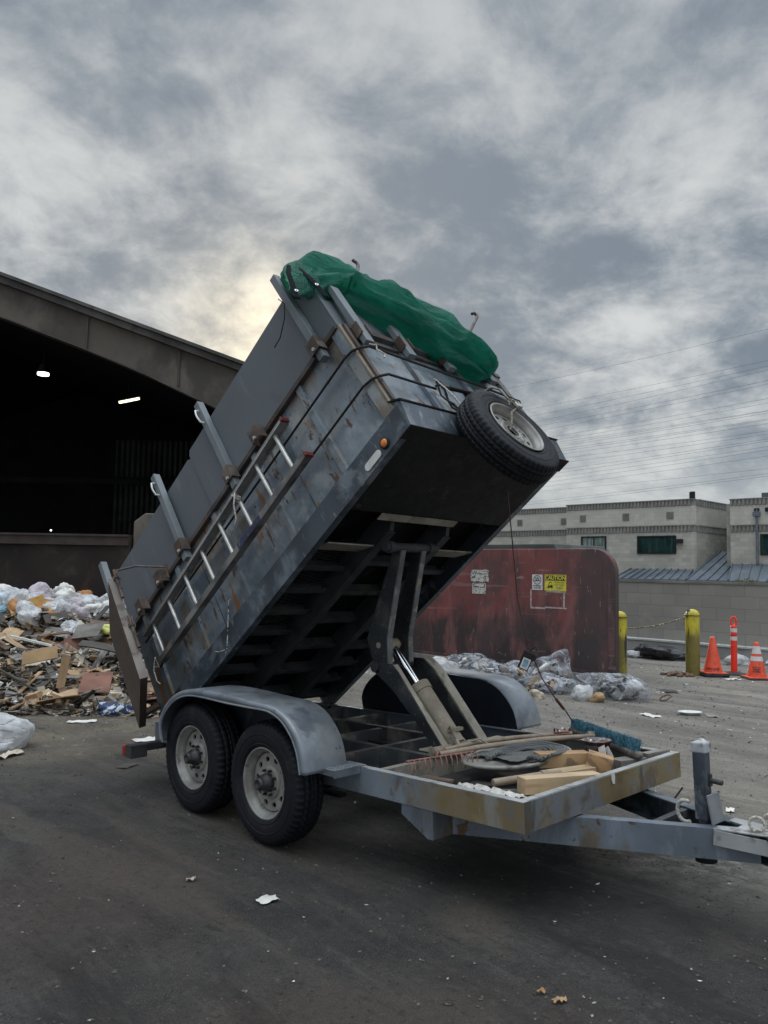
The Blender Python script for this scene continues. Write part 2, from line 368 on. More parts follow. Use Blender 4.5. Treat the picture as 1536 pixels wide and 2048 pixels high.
def cmu(name, base, ax, bw=.40, bh=.20, mortar=(.30, .29, .27), var=.18, off=.5):
    m = bpy.data.materials.new(name); m.use_nodes = True; nt = m.node_tree; nt.nodes.clear(); g = NG(nt)
    tc = g.n('ShaderNodeTexCoord').outputs['Object']
    sp = g.n('ShaderNodeSeparateXYZ'); g.l(tc, sp.inputs[0])
    cb = g.n('ShaderNodeCombineXYZ'); g.l(sp.outputs[ax], cb.inputs[0]); g.l(sp.outputs[2], cb.inputs[1])
    br = g.n('ShaderNodeTexBrick'); g.l(cb.outputs[0], br.inputs['Vector'])
    br.offset = off
    br.inputs['Color1'].default_value = (*[c * (1 - var) for c in base], 1); br.inputs['Color2'].default_value = (*[c * (1 + var) for c in base], 1)
    br.inputs['Mortar'].default_value = (*mortar, 1); br.inputs['Scale'].default_value = 1
    br.inputs['Mortar Size'].default_value = .006; br.inputs['Mortar Smooth'].default_value = .4
    br.inputs['Brick Width'].default_value = bw; br.inputs['Row Height'].default_value = bh; br.inputs['Bias'].default_value = 0
    n = g.noise(tc, .8, 5, .6)
    col = g.mix(g.math('MULTIPLY', g.ramp(n, .42, .7), .45), br.outputs[0], tuple(c * .72 for c in base))
    n5 = g.noise(tc, 2.2, 6, .6); col = g.mix(g.math('MULTIPLY', g.ramp(n5, .55, .72), .4), col, tuple(min(1, c * 1.3) for c in base))
    p = g.n('ShaderNodeBsdfPrincipled'); g.l(col, p.inputs['Base Color']); p.inputs['Roughness'].default_value = .9
    b = g.n('ShaderNodeBump'); b.inputs['Strength'].default_value = .35; b.inputs['Distance'].default_value = .01
    g.l(g.math('ADD', g.math('MULTIPLY', br.outputs['Fac'], -1.0), g.math('MULTIPLY', g.noise(tc, 30, 4), .6)), b.inputs['Height']); g.l(b.outputs[0], p.inputs['Normal'])
    o = g.n('ShaderNodeOutputMaterial'); g.l(p.outputs[0], o.inputs[0]); return m
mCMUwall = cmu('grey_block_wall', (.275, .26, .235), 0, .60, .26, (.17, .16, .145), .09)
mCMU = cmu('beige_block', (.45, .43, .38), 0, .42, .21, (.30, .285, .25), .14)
mCMUs = cmu('beige_block_shaded', (.36, .345, .305), 1, .42, .21, (.25, .24, .21), .14)  # darker copy of the front block; side shade is in the colour
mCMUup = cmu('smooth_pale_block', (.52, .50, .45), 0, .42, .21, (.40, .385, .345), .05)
mCMUups = cmu('smooth_pale_block_shaded', (.42, .40, .36), 1, .42, .21, (.33, .32, .285), .05)  # pale block darkened likewise to carry the shade of side faces
mBand = M('fluted_grey_band', (.24, .232, .212), .85, 0, .12, 2)

# ground
def ground_mat():
    m = bpy.data.materials.new('grimy_yard_asphalt'); m.use_nodes = True; nt = m.node_tree; nt.nodes.clear(); g = NG(nt)
    tc = g.n('ShaderNodeTexCoord').outputs['Object']
    # site coordinates: s along the tracks, t across
    mp = g.n('ShaderNodeMapping', vector_type='POINT'); mp.inputs['Rotation'].default_value = (0, 0, math.atan2(.714, .70)); g.l(tc, mp.inputs[0])
    sp = g.n('ShaderNodeSeparateXYZ'); g.l(mp.outputs[0], sp.inputs[0]); ss, tt = sp.outputs[0], sp.outputs[1]
    spw = g.n('ShaderNodeSeparateXYZ'); g.l(tc, spw.inputs[0]); wx, wy = spw.outputs[0], spw.outputs[1]
    wob = g.math('MULTIPLY', g.math('SUBTRACT', g.noise(tc, .5, 5, .6), .5), 4.2)
    dsp = g.n('ShaderNodeVectorMath', operation='SCALE'); dsp.inputs['Scale'].default_value = .45
    wv = g.n('ShaderNodeTexNoise'); g.l(tc, wv.inputs['Vector']); wv.inputs['Scale'].default_value = .55; wv.inputs['Detail'].default_value = 5; g.l(wv.outputs[1], dsp.inputs[0])
    mpw = g.n('ShaderNodeVectorMath', operation='ADD'); g.l(mp.outputs[0], mpw.inputs[0]); g.l(dsp.outputs[0], mpw.inputs[1])
    dark = (.040, .037, .0345); darker = (.020, .019, .018); pale = (.235, .215, .185); mud = (.165, .135, .095)
    n1 = g.noise(tc, 1.1, 10, .7, .15)
    near = g.mix(g.ramp(n1, .35, .68), darker, dark)
    near = g.mix(g.math('MULTIPLY', g.ramp(g.noise(tc, .55, 6, .6, .5), .5, .7), .55), near, (.085, .072, .064))
    # long smears left by tyres, running past the camera
    st = g.n('ShaderNodeMapping'); st.inputs['Scale'].default_value = (.32, 2.0, 1); g.l(mpw.outputs[0], st.inputs[0])
    smear = g.noise(st.outputs[0], 1.0, 10, .66, .08)
    near = g.mix(g.math('MULTIPLY', g.ramp(smear, .47, .66), .42), near, (.085, .077, .069))
    cr2 = g.noise(st.outputs[0], 4.5, 10, .74, .1); near = g.mix(g.math('MULTIPLY', g.ramp(cr2, .53, .66), .5), near, (.095, .085, .076))
    near = g.mix(g.math('MULTIPLY', g.ramp(g.noise(tc, 3.3, 10, .74, .15), .52, .64), .6), near, (.014, .013, .0125))
    # right/back of the yard is dry and pale
    tpos = g.math('ADD', tt, wob)
    fpale = g.ramp(g.math('ADD', tpos, g.math('MULTIPLY', ss, .22)), 3.4, 6.2)
    farc = g.mix(g.ramp(g.noise(st.outputs[0], 1.3, 9, .66, .4), .36, .64), (.150, .134, .114), (.235, .214, .185))
    st2 = g.n('ShaderNodeMapping'); st2.inputs['Scale'].default_value = (.13, 1.15, 1); g.l(mpw.outputs[0], st2.inputs[0])
    farc = g.mix(g.math('MULTIPLY', g.ramp(g.noise(st2.outputs[0], 1.0, 8, .66, .3), .50, .64), .65), farc, (.095, .088, .079))
    farc = g.mix(g.math('MULTIPLY', g.ramp(g.noise(st2.outputs[0], 1.6, 8, .70, .3), .54, .68), .5), farc, (.36, .34, .30))
    col = g.mix(fpale, near, farc)
    # tan mud in front of the rubbish heap (left)
    fm = g.math('MULTIPLY', g.ramp(g.math('ADD', wy, g.math('MULTIPLY', wob, .5)), 6.4, 8.4), g.math('SUBTRACT', 1.0, g.ramp(g.math('ADD', wx, wob), -2.2, .2)))
    mudc = g.mix(g.ramp(g.noise(tc, 1.8, 8, .65, .3), .36, .64), (.085, .070, .054), mud)
    mudc = g.mix(g.math('MULTIPLY', g.ramp(g.noise(tc, 5.5, 6, .6), .58, .68), .7), mudc, (.30, .26, .20))
    col = g.mix(fm, col, mudc)
    # greenish dried spill and the small oil blotch
    def blob(cx, cy, r0, r1, ax=1, ay=1):
        a = g.math('MULTIPLY', g.math('SUBTRACT', wx, cx), ax); b = g.math('MULTIPLY', g.math('SUBTRACT', wy, cy), ay)
        d = g.math('SQRT', g.math('ADD', g.math('MULTIPLY', a, a), g.math('MULTIPLY', b, b)))
        d = g.math('ADD', d, g.math('MULTIPLY', g.math('SUBTRACT', g.noise(tc, 4.5, 7, .65), .5), .9))
        return g.math('SUBTRACT', 1.0, g.ramp(d, r0, r1))
    col = g.mix(g.math('MULTIPLY', blob(1.95, 5.05, .05, .85, .62, 1.0), g.ramp(g.noise(tc, 9, 7, .7), .42, .66)), col, (.27, .29, .26))
    col = g.mix(g.math('MULTIPLY', blob(.50, 4.15, .0, .40, 1.3, .75), .42), col, (.17, .135, .10))
    # fine light specks (grit) and dark grit
    vor = g.n('ShaderNodeTexVoronoi'); vor.inputs['Scale'].default_value = 9; vor.inputs['Randomness'].default_value = 1; g.l(tc, vor.inputs['Vector'])
    fine = g.noise(tc, 130, 3, .6); col = g.mix(g.math('MULTIPLY', g.ramp(fine, .55, .66), .55), col, (.19, .175, .155))
    col = g.mix(g.math('MULTIPLY', g.ramp(g.noise(tc, 60, 4, .6), .56, .66), .65), col, (.010, .0095, .009))
    wet = g.ramp(g.noise(mpw.outputs[0], .42, 5, .6, .2), .50, .60)
    st4 = g.n('ShaderNodeMapping'); st4.inputs['Scale'].default_value = (.16, .9, 1); st4.inputs['Location'].default_value = (3.1, 7.7, 0); g.l(mpw.outputs[0], st4.inputs[0])
    lane = g.noise(st4.outputs[0], 1.5, 9, .62, .15)
    nearm = g.math('SUBTRACT', 1.0, fpale)
    col = g.mix(g.math('MULTIPLY', g.math('MULTIPLY', g.ramp(lane, .50, .58), nearm), .72), col, (.0105, .0100, .0100))
    col = g.mix(g.math('MULTIPLY', g.math('MULTIPLY', g.math('SUBTRACT', 1.0, g.ramp(lane, .36, .46)), nearm), .55), col, (.098, .082, .068))
    col = g.mix(g.math('MULTIPLY', blob(-1.6, 4.3, .1, 1.1, 1, .8), .40), col, (.085, .056, .046))
    col = g.mix(g.math('MULTIPLY', blob(.1, 3.2, .1, .9, .6, 1.5), .35), col, (.105, .078, .062))
    col = g.mix(g.math('MULTIPLY', blob(1.05, 4.75, .2, 1.1, .55, 1.1), .72), col, (.0075, .0075, .0080))  # wet grime plus the shade under the trailer front, put into the ground colour
    mid = g.noise(tc, 22, 8, .75, .1)
    col = g.mix(g.math('MULTIPLY', g.ramp(mid, .52, .62), .50), col, g.mix(fpale, (.011, .0105, .010), (.085, .078, .07)))
    mid2 = g.noise(mpw.outputs[0], 14, 9, .78, .1)
    col = g.mix(g.math('MULTIPLY', g.ramp(mid2, .55, .66), .45), col, g.mix(fpale, (.105, .096, .086), (.30, .28, .25)))
    # crumb trails and torn scuffs along the tyre direction
    st3 = g.n('ShaderNodeMapping'); st3.inputs['Scale'].default_value = (1.4, 6.0, 1); g.l(mpw.outputs[0], st3.inputs[0])
    sc3 = g.noise(st3.outputs[0], 2.2, 10, .76, .1)
    col = g.mix(g.math('MULTIPLY', g.math('MULTIPLY', g.ramp(sc3, .55, .63), g.ramp(g.noise(tc, .7, 4, .6), .45, .60)), .7), col, g.mix(fpale, (.0085, .008, .0078), (.06, .055, .05)))
    col = g.mix(g.math('MULTIPLY', g.math('SUBTRACT', 1.0, g.ramp(sc3, .32, .42)), .35), col, g.mix(fpale, (.115, .102, .09), (.33, .31, .28)))
    p = g.n('ShaderNodeBsdfPrincipled'); g.l(col, p.inputs['Base Color'])
    rg = g.n('ShaderNodeMapRange'); g.l(g.noise(tc, 2.0, 6, .6), rg.inputs[0]); rg.inputs[1].default_value = .35; rg.inputs[2].default_value = .65; rg.inputs[3].default_value = .62; rg.inputs[4].default_value = .92
    rgh = g.math('SUBTRACT', rg.outputs[0], g.math('MULTIPLY', g.math('MULTIPLY', g.ramp(lane, .50, .58), nearm), .30))
    g.l(rgh, p.inputs['Roughness']); p.inputs['Specular IOR Level'].default_value = .42
    b1 = g.n('ShaderNodeBump'); b1.inputs['Strength'].default_value = .6; b1.inputs['Distance'].default_value = .012; g.l(g.noise(tc, 38, 8, .68), b1.inputs['Height'])
    b2 = g.n('ShaderNodeBump'); b2.inputs['Strength'].default_value = .8; b2.inputs['Distance'].default_value = .06
    g.l(g.math('ADD', g.noise(tc, 6, 9, .72, .15), g.math('MULTIPLY', cr2, .8)), b2.inputs['Height']); g.l(b1.outputs[0], b2.inputs['Normal']); g.l(b2.outputs[0], p.inputs['Normal'])
    o = g.n('ShaderNodeOutputMaterial'); g.l(p.outputs[0], o.inputs[0]); return m
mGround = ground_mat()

def plastic(name, base, trans, rough=.35, tl=.25):
    m = bpy.data.materials.new(name); m.use_nodes = True; nt = m.node_tree; nt.nodes.clear(); g = NG(nt)
    tc = g.n('ShaderNodeTexCoord').outputs['Object']
    p = g.n('ShaderNodeBsdfPrincipled'); col = g.mix(g.ramp(g.noise(tc, 5, 5, .6), .38, .62), tuple(c * .72 for c in base), base)
    g.l(col, p.inputs['Base Color']); p.inputs['Roughness'].default_value = rough
    # long pulled creases
    mp = g.n('ShaderNodeMapping'); mp.inputs['Rotation'].default_value = (.5, .6, .4); mp.inputs['Scale'].default_value = (1, 3.2, 1.4); g.l(tc, mp.inputs[0])
    n_ = g.noise(mp.outputs[0], 3.4, 2.5, .5, 1.0); cr = g.math('ABSOLUTE', g.math('SUBTRACT', n_, .5)); crr = g.ramp(cr, .0, .09)
    b = g.n('ShaderNodeBump'); b.inputs['Strength'].default_value = .55; b.inputs['Distance'].default_value = .02; g.l(crr, b.inputs['Height']); g.l(b.outputs[0], p.inputs['Normal'])
    t = g.n('ShaderNodeBsdfTransparent'); t.inputs[0].default_value = (.96, .97, 1, 1)
    tr = g.n('ShaderNodeBsdfTranslucent'); g.l(col, tr.inputs[0])
    m1 = g.n('ShaderNodeMixShader'); m1.inputs[0].default_value = tl; g.l(p.outputs[0], m1.inputs[1]); g.l(tr.outputs[0], m1.inputs[2])
    m2 = g.n('ShaderNodeMixShader'); g.l(m1.outputs[0], m2.inputs[1]); g.l(t.outputs[0], m2.inputs[2])
    # creases and slack folds look whiter than the taut film
    if trans: g.l(g.math('MULTIPLY', g.math('ADD', g.math('MULTIPLY', crr, .55), g.math('MULTIPLY', g.ramp(g.noise(tc, 3.4, 4, .6, .8), .34, .62), .45)), trans), m2.inputs[0])
    o = g.n('ShaderNodeOutputMaterial'); g.l((m2 if trans else m1).outputs[0], o.inputs[0]); return m
mClear = plastic('clear_bag_film', (.55, .57, .61), 1.0, .15, .2)
mWBag = plastic('white_bag_film', (.84, .85, .86), 0, .35, .35)
mWBag2 = plastic('pale_blue_white_bag_film', (.70, .80, .87), 0, .4, .3)
mBBag = plastic('black_bag_film', (.02, .02, .022), 0, .3, 0.02)
mRBag = plastic('red_bag_film', (.50, .03, .035), 0, .45, .2)
mPBag = plastic('mauve_bag_film', (.74, .66, .70), 0, .4, .3)
mOBag = plastic('orange_print_bag_film', (.62, .28, .09), 0, .4, .3)
mContents = M('bagged_waste', (.07, .07, .075), .8, 0, .3, 4, spots=[((.02, .02, .025), 4, .5, .56), ((.46, .45, .42), 5, .56, .60), ((.30, .17, .09), 4.5, .60, .64), ((.10, .14, .2), 5, .62, .66)])
mDarkC = M('dark_waste', (.016, .017, .02), .5, 0, .4, 8)
mTan = M('raw_pine', (.40, .27, .155), .75, 0, .15, 3, spots=[((.27, .17, .09), 7, .52, .7, (.25, 2.5, 2.5), .7)], bump=(50, .2, .002))
mPine = M('pale_cut_lumber', (.50, .37, .23), .7, 0, .10, 3, spots=[((.36, .24, .13), 6, .5, .7, (.22, 3, 3), .7), ((.16, .13, .10), 4, .62, .72, None, .6)], bump=(50, .15, .002))
mPineO = M('orange_cut_lumber', (.36, .205, .09), .65, 0, .15, 3, spots=[((.48, .33, .18), 4, .48, .62, (.3, 2, 2), .7), ((.12, .08, .06), 5, .62, .72, None, .7)], bump=(50, .15, .002))
mWoodB = M('brown_scrap_wood', (.16, .095, .060), .75, 0, .25, 3, spots=[((.07, .05, .04), 5, .5, .7, (.3, 2, 2))], bump=(50, .2, .003))
mWoodG = M('grey_scrap_board', (.20, .185, .165), .8, 0, .2, 3, spots=[((.10, .09, .08), 5, .52, .7, (.3, 2, 2))], bump=(50, .2, .003))
mWoodD = M('dark_scrap_board', (.055, .048, .042), .8, 0, .25, 3, bump=(50, .2, .003))
mCard = M('brown_cardboard', (.36, .235, .12), .85, 0, .12, 4, bump=(30, .2, .003))
mCream = M('cream_scrap_board', (.46, .40, .31), .8, 0, .15, 4, spots=[((.25, .2, .15), 6, .56, .7)])
mHandle = M('weathered_tool_handle', (.32, .255, .19), .75, 0, .15, 8, spots=[((.14, .11, .09), 8, .55, .7, (1, 1, 1), .6)], bump=(80, .2, .002))
mRake = M('pinkish_rusty_rake', (.26, .12, .095), .6, .2, .25, 20)
mBristle = M('blue_bristles', (.07, .20, .27), .8, 0, .25, 25, spots=[((.20, .36, .42), 40, .56, .7)])
mBroomW = M('worn_broom_head_wood', (.11, .095, .085), .8, 0, .25, 9, spots=[((.22, .2, .18), 9, .55, .7)])
mTarpG = M('grey_dirty_canvas', (.10, .105, .105), .85, 0, .2, 5, bump=(20, .4, .01))
mTray = M('dusty_grey_tray', (.30, .29, .26), .75, 0, .15, 4, spots=[((.14, .135, .125), 5, .55, .7)])
mPaper = M('white_litter_paper', (.62, .60, .56), .8, 0, .1, 12, bump=(30, .3, .004))
mLitter = M('mixed_grit', (.11, .098, .083), .9, 0, .4, 14, spots=[((.34, .31, .26), 11, .62, .66), ((.03, .028, .026), 8, .56, .6)])
mHeap = M('heap_soil_and_splinters', (.10, .08, .060), .95, 0, .35, 6, spots=[((.030, .026, .022), 3, .52, .60), ((.30, .23, .15), 7, .56, .60), ((.24, .22, .20), 5, .60, .64), ((.45, .42, .38), 9, .64, .68)], bump=(20, 1, .03))

def tarp_mat(tp_=.17):
    m = bpy.data.materials.new('green_mesh_tarp'); m.use_nodes = True; nt = m.node_tree; nt.nodes.clear(); g = NG(nt)
    tc = g.n('ShaderNodeTexCoord').outputs['Object']
    col = g.mix(g.ramp(g.noise(tc, 5, 5, .6), .35, .65), (.0, .090, .062), (.006, .165, .118))
    p = g.n('ShaderNodeBsdfPrincipled'); g.l(col, p.inputs['Base Color']); p.inputs['Roughness'].default_value = .62
    b = g.n('ShaderNodeBump'); b.inputs['Strength'].default_value = .42; b.inputs['Distance'].default_value = .025
    mpp = g.n('ShaderNodeMapping'); mpp.inputs['Rotation'].default_value = (0, 0, .7); mpp.inputs['Scale'].default_value = (1, 1, 2.6); g.l(tc, mpp.inputs[0])
    rdg = g.ramp(g.math('ABSOLUTE', g.math('SUBTRACT', g.noise(mpp.outputs[0], 3.6, 3, .55, .9), .5)), .0, .08)
    g.l(g.math('ADD', rdg, g.math('MULTIPLY', g.noise(tc, 14, 5, .6, .5), .5)), b.inputs['Height']); g.l(b.outputs[0], p.inputs['Normal'])
    tr = g.n('ShaderNodeBsdfTranslucent'); g.l(g.mix(.5, col, (.03, .45, .33)), tr.inputs[0])
    m1 = g.n('ShaderNodeMixShader'); m1.inputs[0].default_value = .45; g.l(p.outputs[0], m1.inputs[1]); g.l(tr.outputs[0], m1.inputs[2])
    t = g.n('ShaderNodeBsdfTransparent'); t.inputs[0].default_value = (.5, .9, .75, 1)
    m2 = g.n('ShaderNodeMixShader'); m2.inputs[0].default_value = tp_; g.l(m1.outputs[0], m2.inputs[1]); g.l(t.outputs[0], m2.inputs[2])
    o = g.n('ShaderNodeOutputMaterial'); g.l(m2.outputs[0], o.inputs[0]); return m
mTarp = tarp_mat()
def emit(name, col, s):
    m = bpy.data.materials.new(name); m.use_nodes = True; nt = m.node_tree; nt.nodes.clear(); g = NG(nt)
    e = g.n('ShaderNodeEmission'); e.inputs[0].default_value = (*col, 1); e.inputs[1].default_value = s
    o = g.n('ShaderNodeOutputMaterial'); g.l(e.outputs[0], o.inputs[0]); return m
mLampW = emit('white_lamp_glow', (1, 1, .98), 3); mLampY = emit('yellow_tube_glow', (1, .9, .6), 2.2)

def text_mesh(name, body, size, mat, F, parent, bold=0.0, sx=1.0):
    """flat lettering; F maps text x,y to the surface"""
    c = bpy.data.curves.new(name, 'FONT'); c.body = body; c.size = size; c.align_x = 'CENTER'; c.align_y = 'CENTER'; c.offset = bold; c.extrude = .0008
    t = bpy.data.objects.new('tmp', c); COL.objects.link(t)
    bpy.context.view_layer.update()
    dg = bpy.context.evaluated_depsgraph_get(); me = bpy.data.meshes.new_from_object(t.evaluated_get(dg))
    bpy.data.objects.remove(t)
    mb = MB(); mb.add([(v.co.x * sx, v.co.y, v.co.z) for v in me.vertices], [list(p.vertices) for p in me.polygons])
    return build(name, mb, mat, F, parent, fixn=False)

# ------------------------------------------------------------------ structure: ground
gm = MB()
xs = [-260, -60, -20, -12] + [-8 + i * .5 for i in range(37)] + [14, 20, 40, 90, 260]
ys = [-60, -10] + [0 + i * .5 for i in range(41)] + [24, 30, 45, 70, 130, 400]
for y in ys:
    for x in xs:
        gm.v.append(Vector((x, y, 0)))
nx = len(xs)
for j in range(len(ys) - 1):
    for i in range(nx - 1): gm.f.append([j * nx + i, j * nx + i + 1, (j + 1) * nx + i + 1, (j + 1) * nx + i]); gm.sm.append(False)
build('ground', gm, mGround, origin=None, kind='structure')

# ------------------------------------------------------------------ hangar
hg = empty('transfer_shed', Matrix.Translation((-20, 22, 0)), 'dark open-fronted waste shed with sloping brown portal beam, behind the rubbish heap', 'shed')
SL = .352
def roofz(x): return 9.97 - SL * (x + 11.13) if x > -20.3 else 9.97 - SL * (-20.3 + 11.13) - SL * (-20.3 - x)
EX = -2.75
# rafter face with curved haunch: top edge follows the roof, lower edge bellies
pts_t = [-38, -32, -26, -20.3, -16, -13, -11.1, -8.6, -6.8, -4.84, -3.8, EX]
low = {-38: 1.7, -32: 1.3, -26: 1.05, -20.3: .9, -16: .95, -13: 1.02, -11.1: 1.10, -8.6: 1.13, -6.8: 1.22, -4.84: 1.42, -3.8: 1.6, EX: 1.8}
fm_ = MB()
for i in range(len(pts_t) - 1):
    a, b = pts_t[i], pts_t[i + 1]
    fm_.prism_y([(a, roofz(a) - .25 - low[a] + .14), (b, roofz(b) - .25 - low[b] + .14), (b, roofz(b) - .28), (a, roofz(a) - .28)], 22.0, 22.25)
build('portal_beam', fm_, mFascia, FW, hg)
fl = MB()
for i in range(len(pts_t) - 1):
    a, b = pts_t[i], pts_t[i + 1]
    za, zb_ = roofz(a) - .25 - low[a] + .14, roofz(b) - .25 - low[b] + .14
    fl.prism_y([(a, za - .03), (b, zb_ - .03), (b, zb_), (a, za)], 21.9, 22.4)
build('beam_flange', fl, mFascia, FW, hg)
sj = MB()
for x in (-8.55, -5.9, -12.6):
    sj.box(x - .03, 21.95, roofz(x) - .3 - low[min(low, key=lambda k: abs(k - x))] + .2, x + .03, 21.997, roofz(x) - .3)
build('beam_stiffener', sj, mFascia, FW, hg)
rf = MB()
for k, (dz0, dz1, y0) in enumerate(((-.28, -.10, 21.75), (-.095, .0, 21.6))):
    for a, b in ((-38.3, -20.3), (-20.3, EX + .35)):
        rf.prism_y([(a, roofz(a) + dz0), (b, roofz(b) + dz0), (b, roofz(b) + dz1), (a, roofz(a) + dz1)], y0, 21.99)
build('roof_edge_trim', rf, mRoofEdge, FW, hg)
rr = MB()
for a, b in ((-38.3, -20.3), (-20.3, EX + .3)):
    rr.prism_y([(a, roofz(a) - .12), (b, roofz(b) - .12), (b, roofz(b) - .02), (a, roofz(a) - .02)], 22.26, 52)
build('roof', rr, mShedDark, FW, hg)
wl = MB(); wl.box(EX - .15, 22.26, 0, EX, 52, roofz(EX) - .06); build('side_wall', wl, mShedDark, FW, hg)
wl = MB(); wl.box(-38, 22.26, 0, -37.85, 52, roofz(-38) - .06); build('side_wall', wl, mShedDark, FW, hg)
wl = MB(); wl.prism_y([(-37.8, 0), (EX - .2, 0), (EX - .2, roofz(EX) - .04), (-20.3, roofz(-20.3) - .07), (-37.8, roofz(-37.8) - .07)], 51.8, 51.99); build('back_wall', wl, mShedDark, FW, hg)
cp = MB()      # dim corrugated sheeting in two tiers on an inner screen wall
for z0, z1 in ((3.4, 6.15), (6.6, 8.7)):
    x = -15.2
    while x < -4.0:
        cp.prism_z([(x, 44), (x + .07, 43.9), (x + .17, 43.9), (x + .24, 44)], z0, min(z1, roofz(x) - .4)); x += .3
build('corrugated_panel', cp, mShedPanel, FW, hg)
cl_ = MB(); cl_.box(EX - .5, 21.98, 0, EX, 22.3, roofz(EX) - 1.6); build('portal_column', cl_, mFascia, FW, hg)
fb = MB(); fb.box(-37.8, 43.95, 3.1, EX - .3, 44.1, 3.35); fb.box(-37.8, 43.95, 6.2, EX - .3, 44.1, 6.5); build('girt', fb, mShedDark, FW, hg)

l1 = empty('high_bay_lamp', Matrix.Translation((-12.41, 28, 8.5)), 'round white high bay lamp glowing in the dark shed roof', 'lamp')
m = MB(); m.cyl((-12.41, 28, 8.50), (-12.41, 28, 8.58), .2, 20); build('lens', m, mLampW, FW, l1)
m = MB(); m.cyl((-12.41, 28, 8.585), (-12.41, 28, 8.9), .22, 20, .1); m.tube([(-12.41, 28, 8.9), (-12.41, 28, roofz(-12.41) - .1)], .02, 6); build('housing', m, mShedDark, FW, l1)
l2 = empty('tube_lamp', Matrix.Translation((-9.26, 28, 7.6)), 'slanted yellowish tube lamp lit inside the dark shed', 'lamp')
m = MB(); m.bar((-9.62, 28, 7.55), (-8.90, 28, 7.71), .08, .07); build('tube', m, mLampY, FW, l2)
m = MB(); m.bar((-9.66, 28, 7.61), (-8.86, 28, 7.79), .12, .04); m.tube([(-9.3, 28, 7.7), (-9.3, 28, roofz(-9.3) - .1)], .015, 6); build('housing', m, mShedDark, FW, l2)
for nm, loc, r, lab in (('far_lamp', (-16.1, 38, 3.3), .035, 'tiny white pinpoint lamp low in the dark shed'),):
    m = MB(); m.cyl(loc, (loc[0], loc[1] + .05, loc[2]), r, 10); build(nm, m, mLampW, FW, label=lab, cat='lamp')

# push wall behind the rubbish heap
pw = MB(); pw.box(-24, 16.0, 0, -5.16, 16.35, 2.12); pwo = build('push_wall', pw, mPushWall, FW, label='low scuffed dark steel push wall behind the rubbish heap', cat='wall')
pw = MB()
pw.box(-24, 15.92, 2.124, -5.16, 16.42, 2.30); pw.box(-24, 15.88, 2.303, -5.16, 16.44, 2.345); build('coping', pw, mPushTop, FW, pwo)
pr = MB(); pr.prism_y([(-5.13, 0), (-.6, 0), (-.6, 2.80), (-4.9, 2.80), (-5.13, 2.62)], 16.1, 16.5)
build('concrete_pier', pr, mConcPier, FW, bevel=.03, label='stained concrete wall section at the end of the dark push wall', cat='wall')

# ------------------------------------------------------------------ red divider wall (site frame)
rw = MB(); pl = [(-12.6, .14), (-6.30, .14), (-6.30, 1.78)]
for k in range(1, 9):
    a = R(90 * k / 8); pl.append((-6.30 - .40 + .40 * math.cos(a), 1.76 + .38 * math.sin(a)))
pl += [(-12.6, 2.14)]
rw.prism_y(pl, 11.3, 11.42)
rwo = build('red_divider_wall', rw, mRedWall, FS, bevel=.012, label='scraped dark red steel divider wall with rounded corner carrying the caution sign', cat='wall')
fb = MB(); fb.box(-12.6, 11.22, 0, -6.305, 11.5, .136); build('base_plinth', fb, mConc, FS, rwo, bevel=.01)
rb = MB(); rb.box(-6.42, 11.285, .18, -6.31, 11.297, 1.7); rb.box(-12.5, 11.27, .145, -6.33, 11.297, .19)
build('edge_plate', rb, mRedWall, FS, rwo)
# glue ghost frame of a removed sign
gh = MB()
mGhost = M('old_glue_residue', (.42, .36, .35), .85, 0, .25, 20)
for a, b, c, d in ((-7.90, 1.13, -7.875, 1.45), (-7.90, 1.12, -7.60, 1.15), (-7.60, 1.14, -7.18, 1.165), (-7.245, 1.17, -7.215, 1.41), (-7.58, 1.41, -7.19, 1.432), (-7.885, 1.436, -7.70, 1.446)):
    gh.box(a, 11.2955, b, c, 11.2985, d)
build('glue_outline', gh, mGhost, FS, rwo)

def site_text_frame(s, z, t=11.288):
    return FS @ Matrix.Translation((s, t, z)) @ Matrix.Rotation(R(90), 4, 'X')
cs = MB(); cs.box(-7.606, 11.290, 1.435, -7.186, 11.297, 1.705)
mCautY = M('faded_yellow_sign', (.66, .58, .06), .6, 0, .1, 9, spots=[((.32, .29, .2), 5, .58, .68, (1, 1, .6), .8)])
mSignK = M('sign_black', (.022, .022, .02), .6, 0, .1, 9)
mFaint = M('faded_sign_print', (.26, .23, .06), .6, 0, .3, 60)
cso = build('caution_sign', cs, mCautY, FS, label='yellow and black caution sign with forklift symbol on the red wall', cat='sign')
m = MB(); m.box(-7.592, 11.2875, 1.607, -7.200, 11.2895, 1.694); build('header_panel', m, mSignK, FS, cso)
text_mesh('caution_lettering', 'CAUTION', .094, mCautY, site_text_frame(-7.396, 1.651, 11.2865), cso, .0022, .93)
m = MB()     # forklift symbol
Y0, Y1 = 11.2875, 11.2895
def px_(poly): m.prism_y([(-7.606 + a * .42, 1.435 + b * .27) for a, b in poly], Y0, Y1)
px_([(.07, .19), (.20, .19), (.20, .21), (.07, .21)])
px_([(.15, .21), (.19, .21), (.24, .53), (.22, .55)])
px_([(.16, .20), (.38, .20), (.38, .33), (.27, .35), (.24, .29), (.16, .27)])
px_([(.34, .33), (.36, .33), (.34, .53), (.23, .56), (.23, .53), (.33, .50)])
for cx_, r_ in ((.205, .035), (.335, .035)):
    px_([(cx_ + r_ * .66 * math.cos(k * math.pi / 5), .185 + r_ * math.sin(k * math.pi / 5)) for k in range(10)])
build('forklift_symbol', m, mSignK, FS, cso)
for k, tline in enumerate(('WATCH OUT', 'FOR MOVING', 'VEHICLES')):
    text_mesh('faded_lettering', tline, .036, mFaint, site_text_frame(-7.315, 1.575 - k * .042, 11.2865), cso, 0, .85)
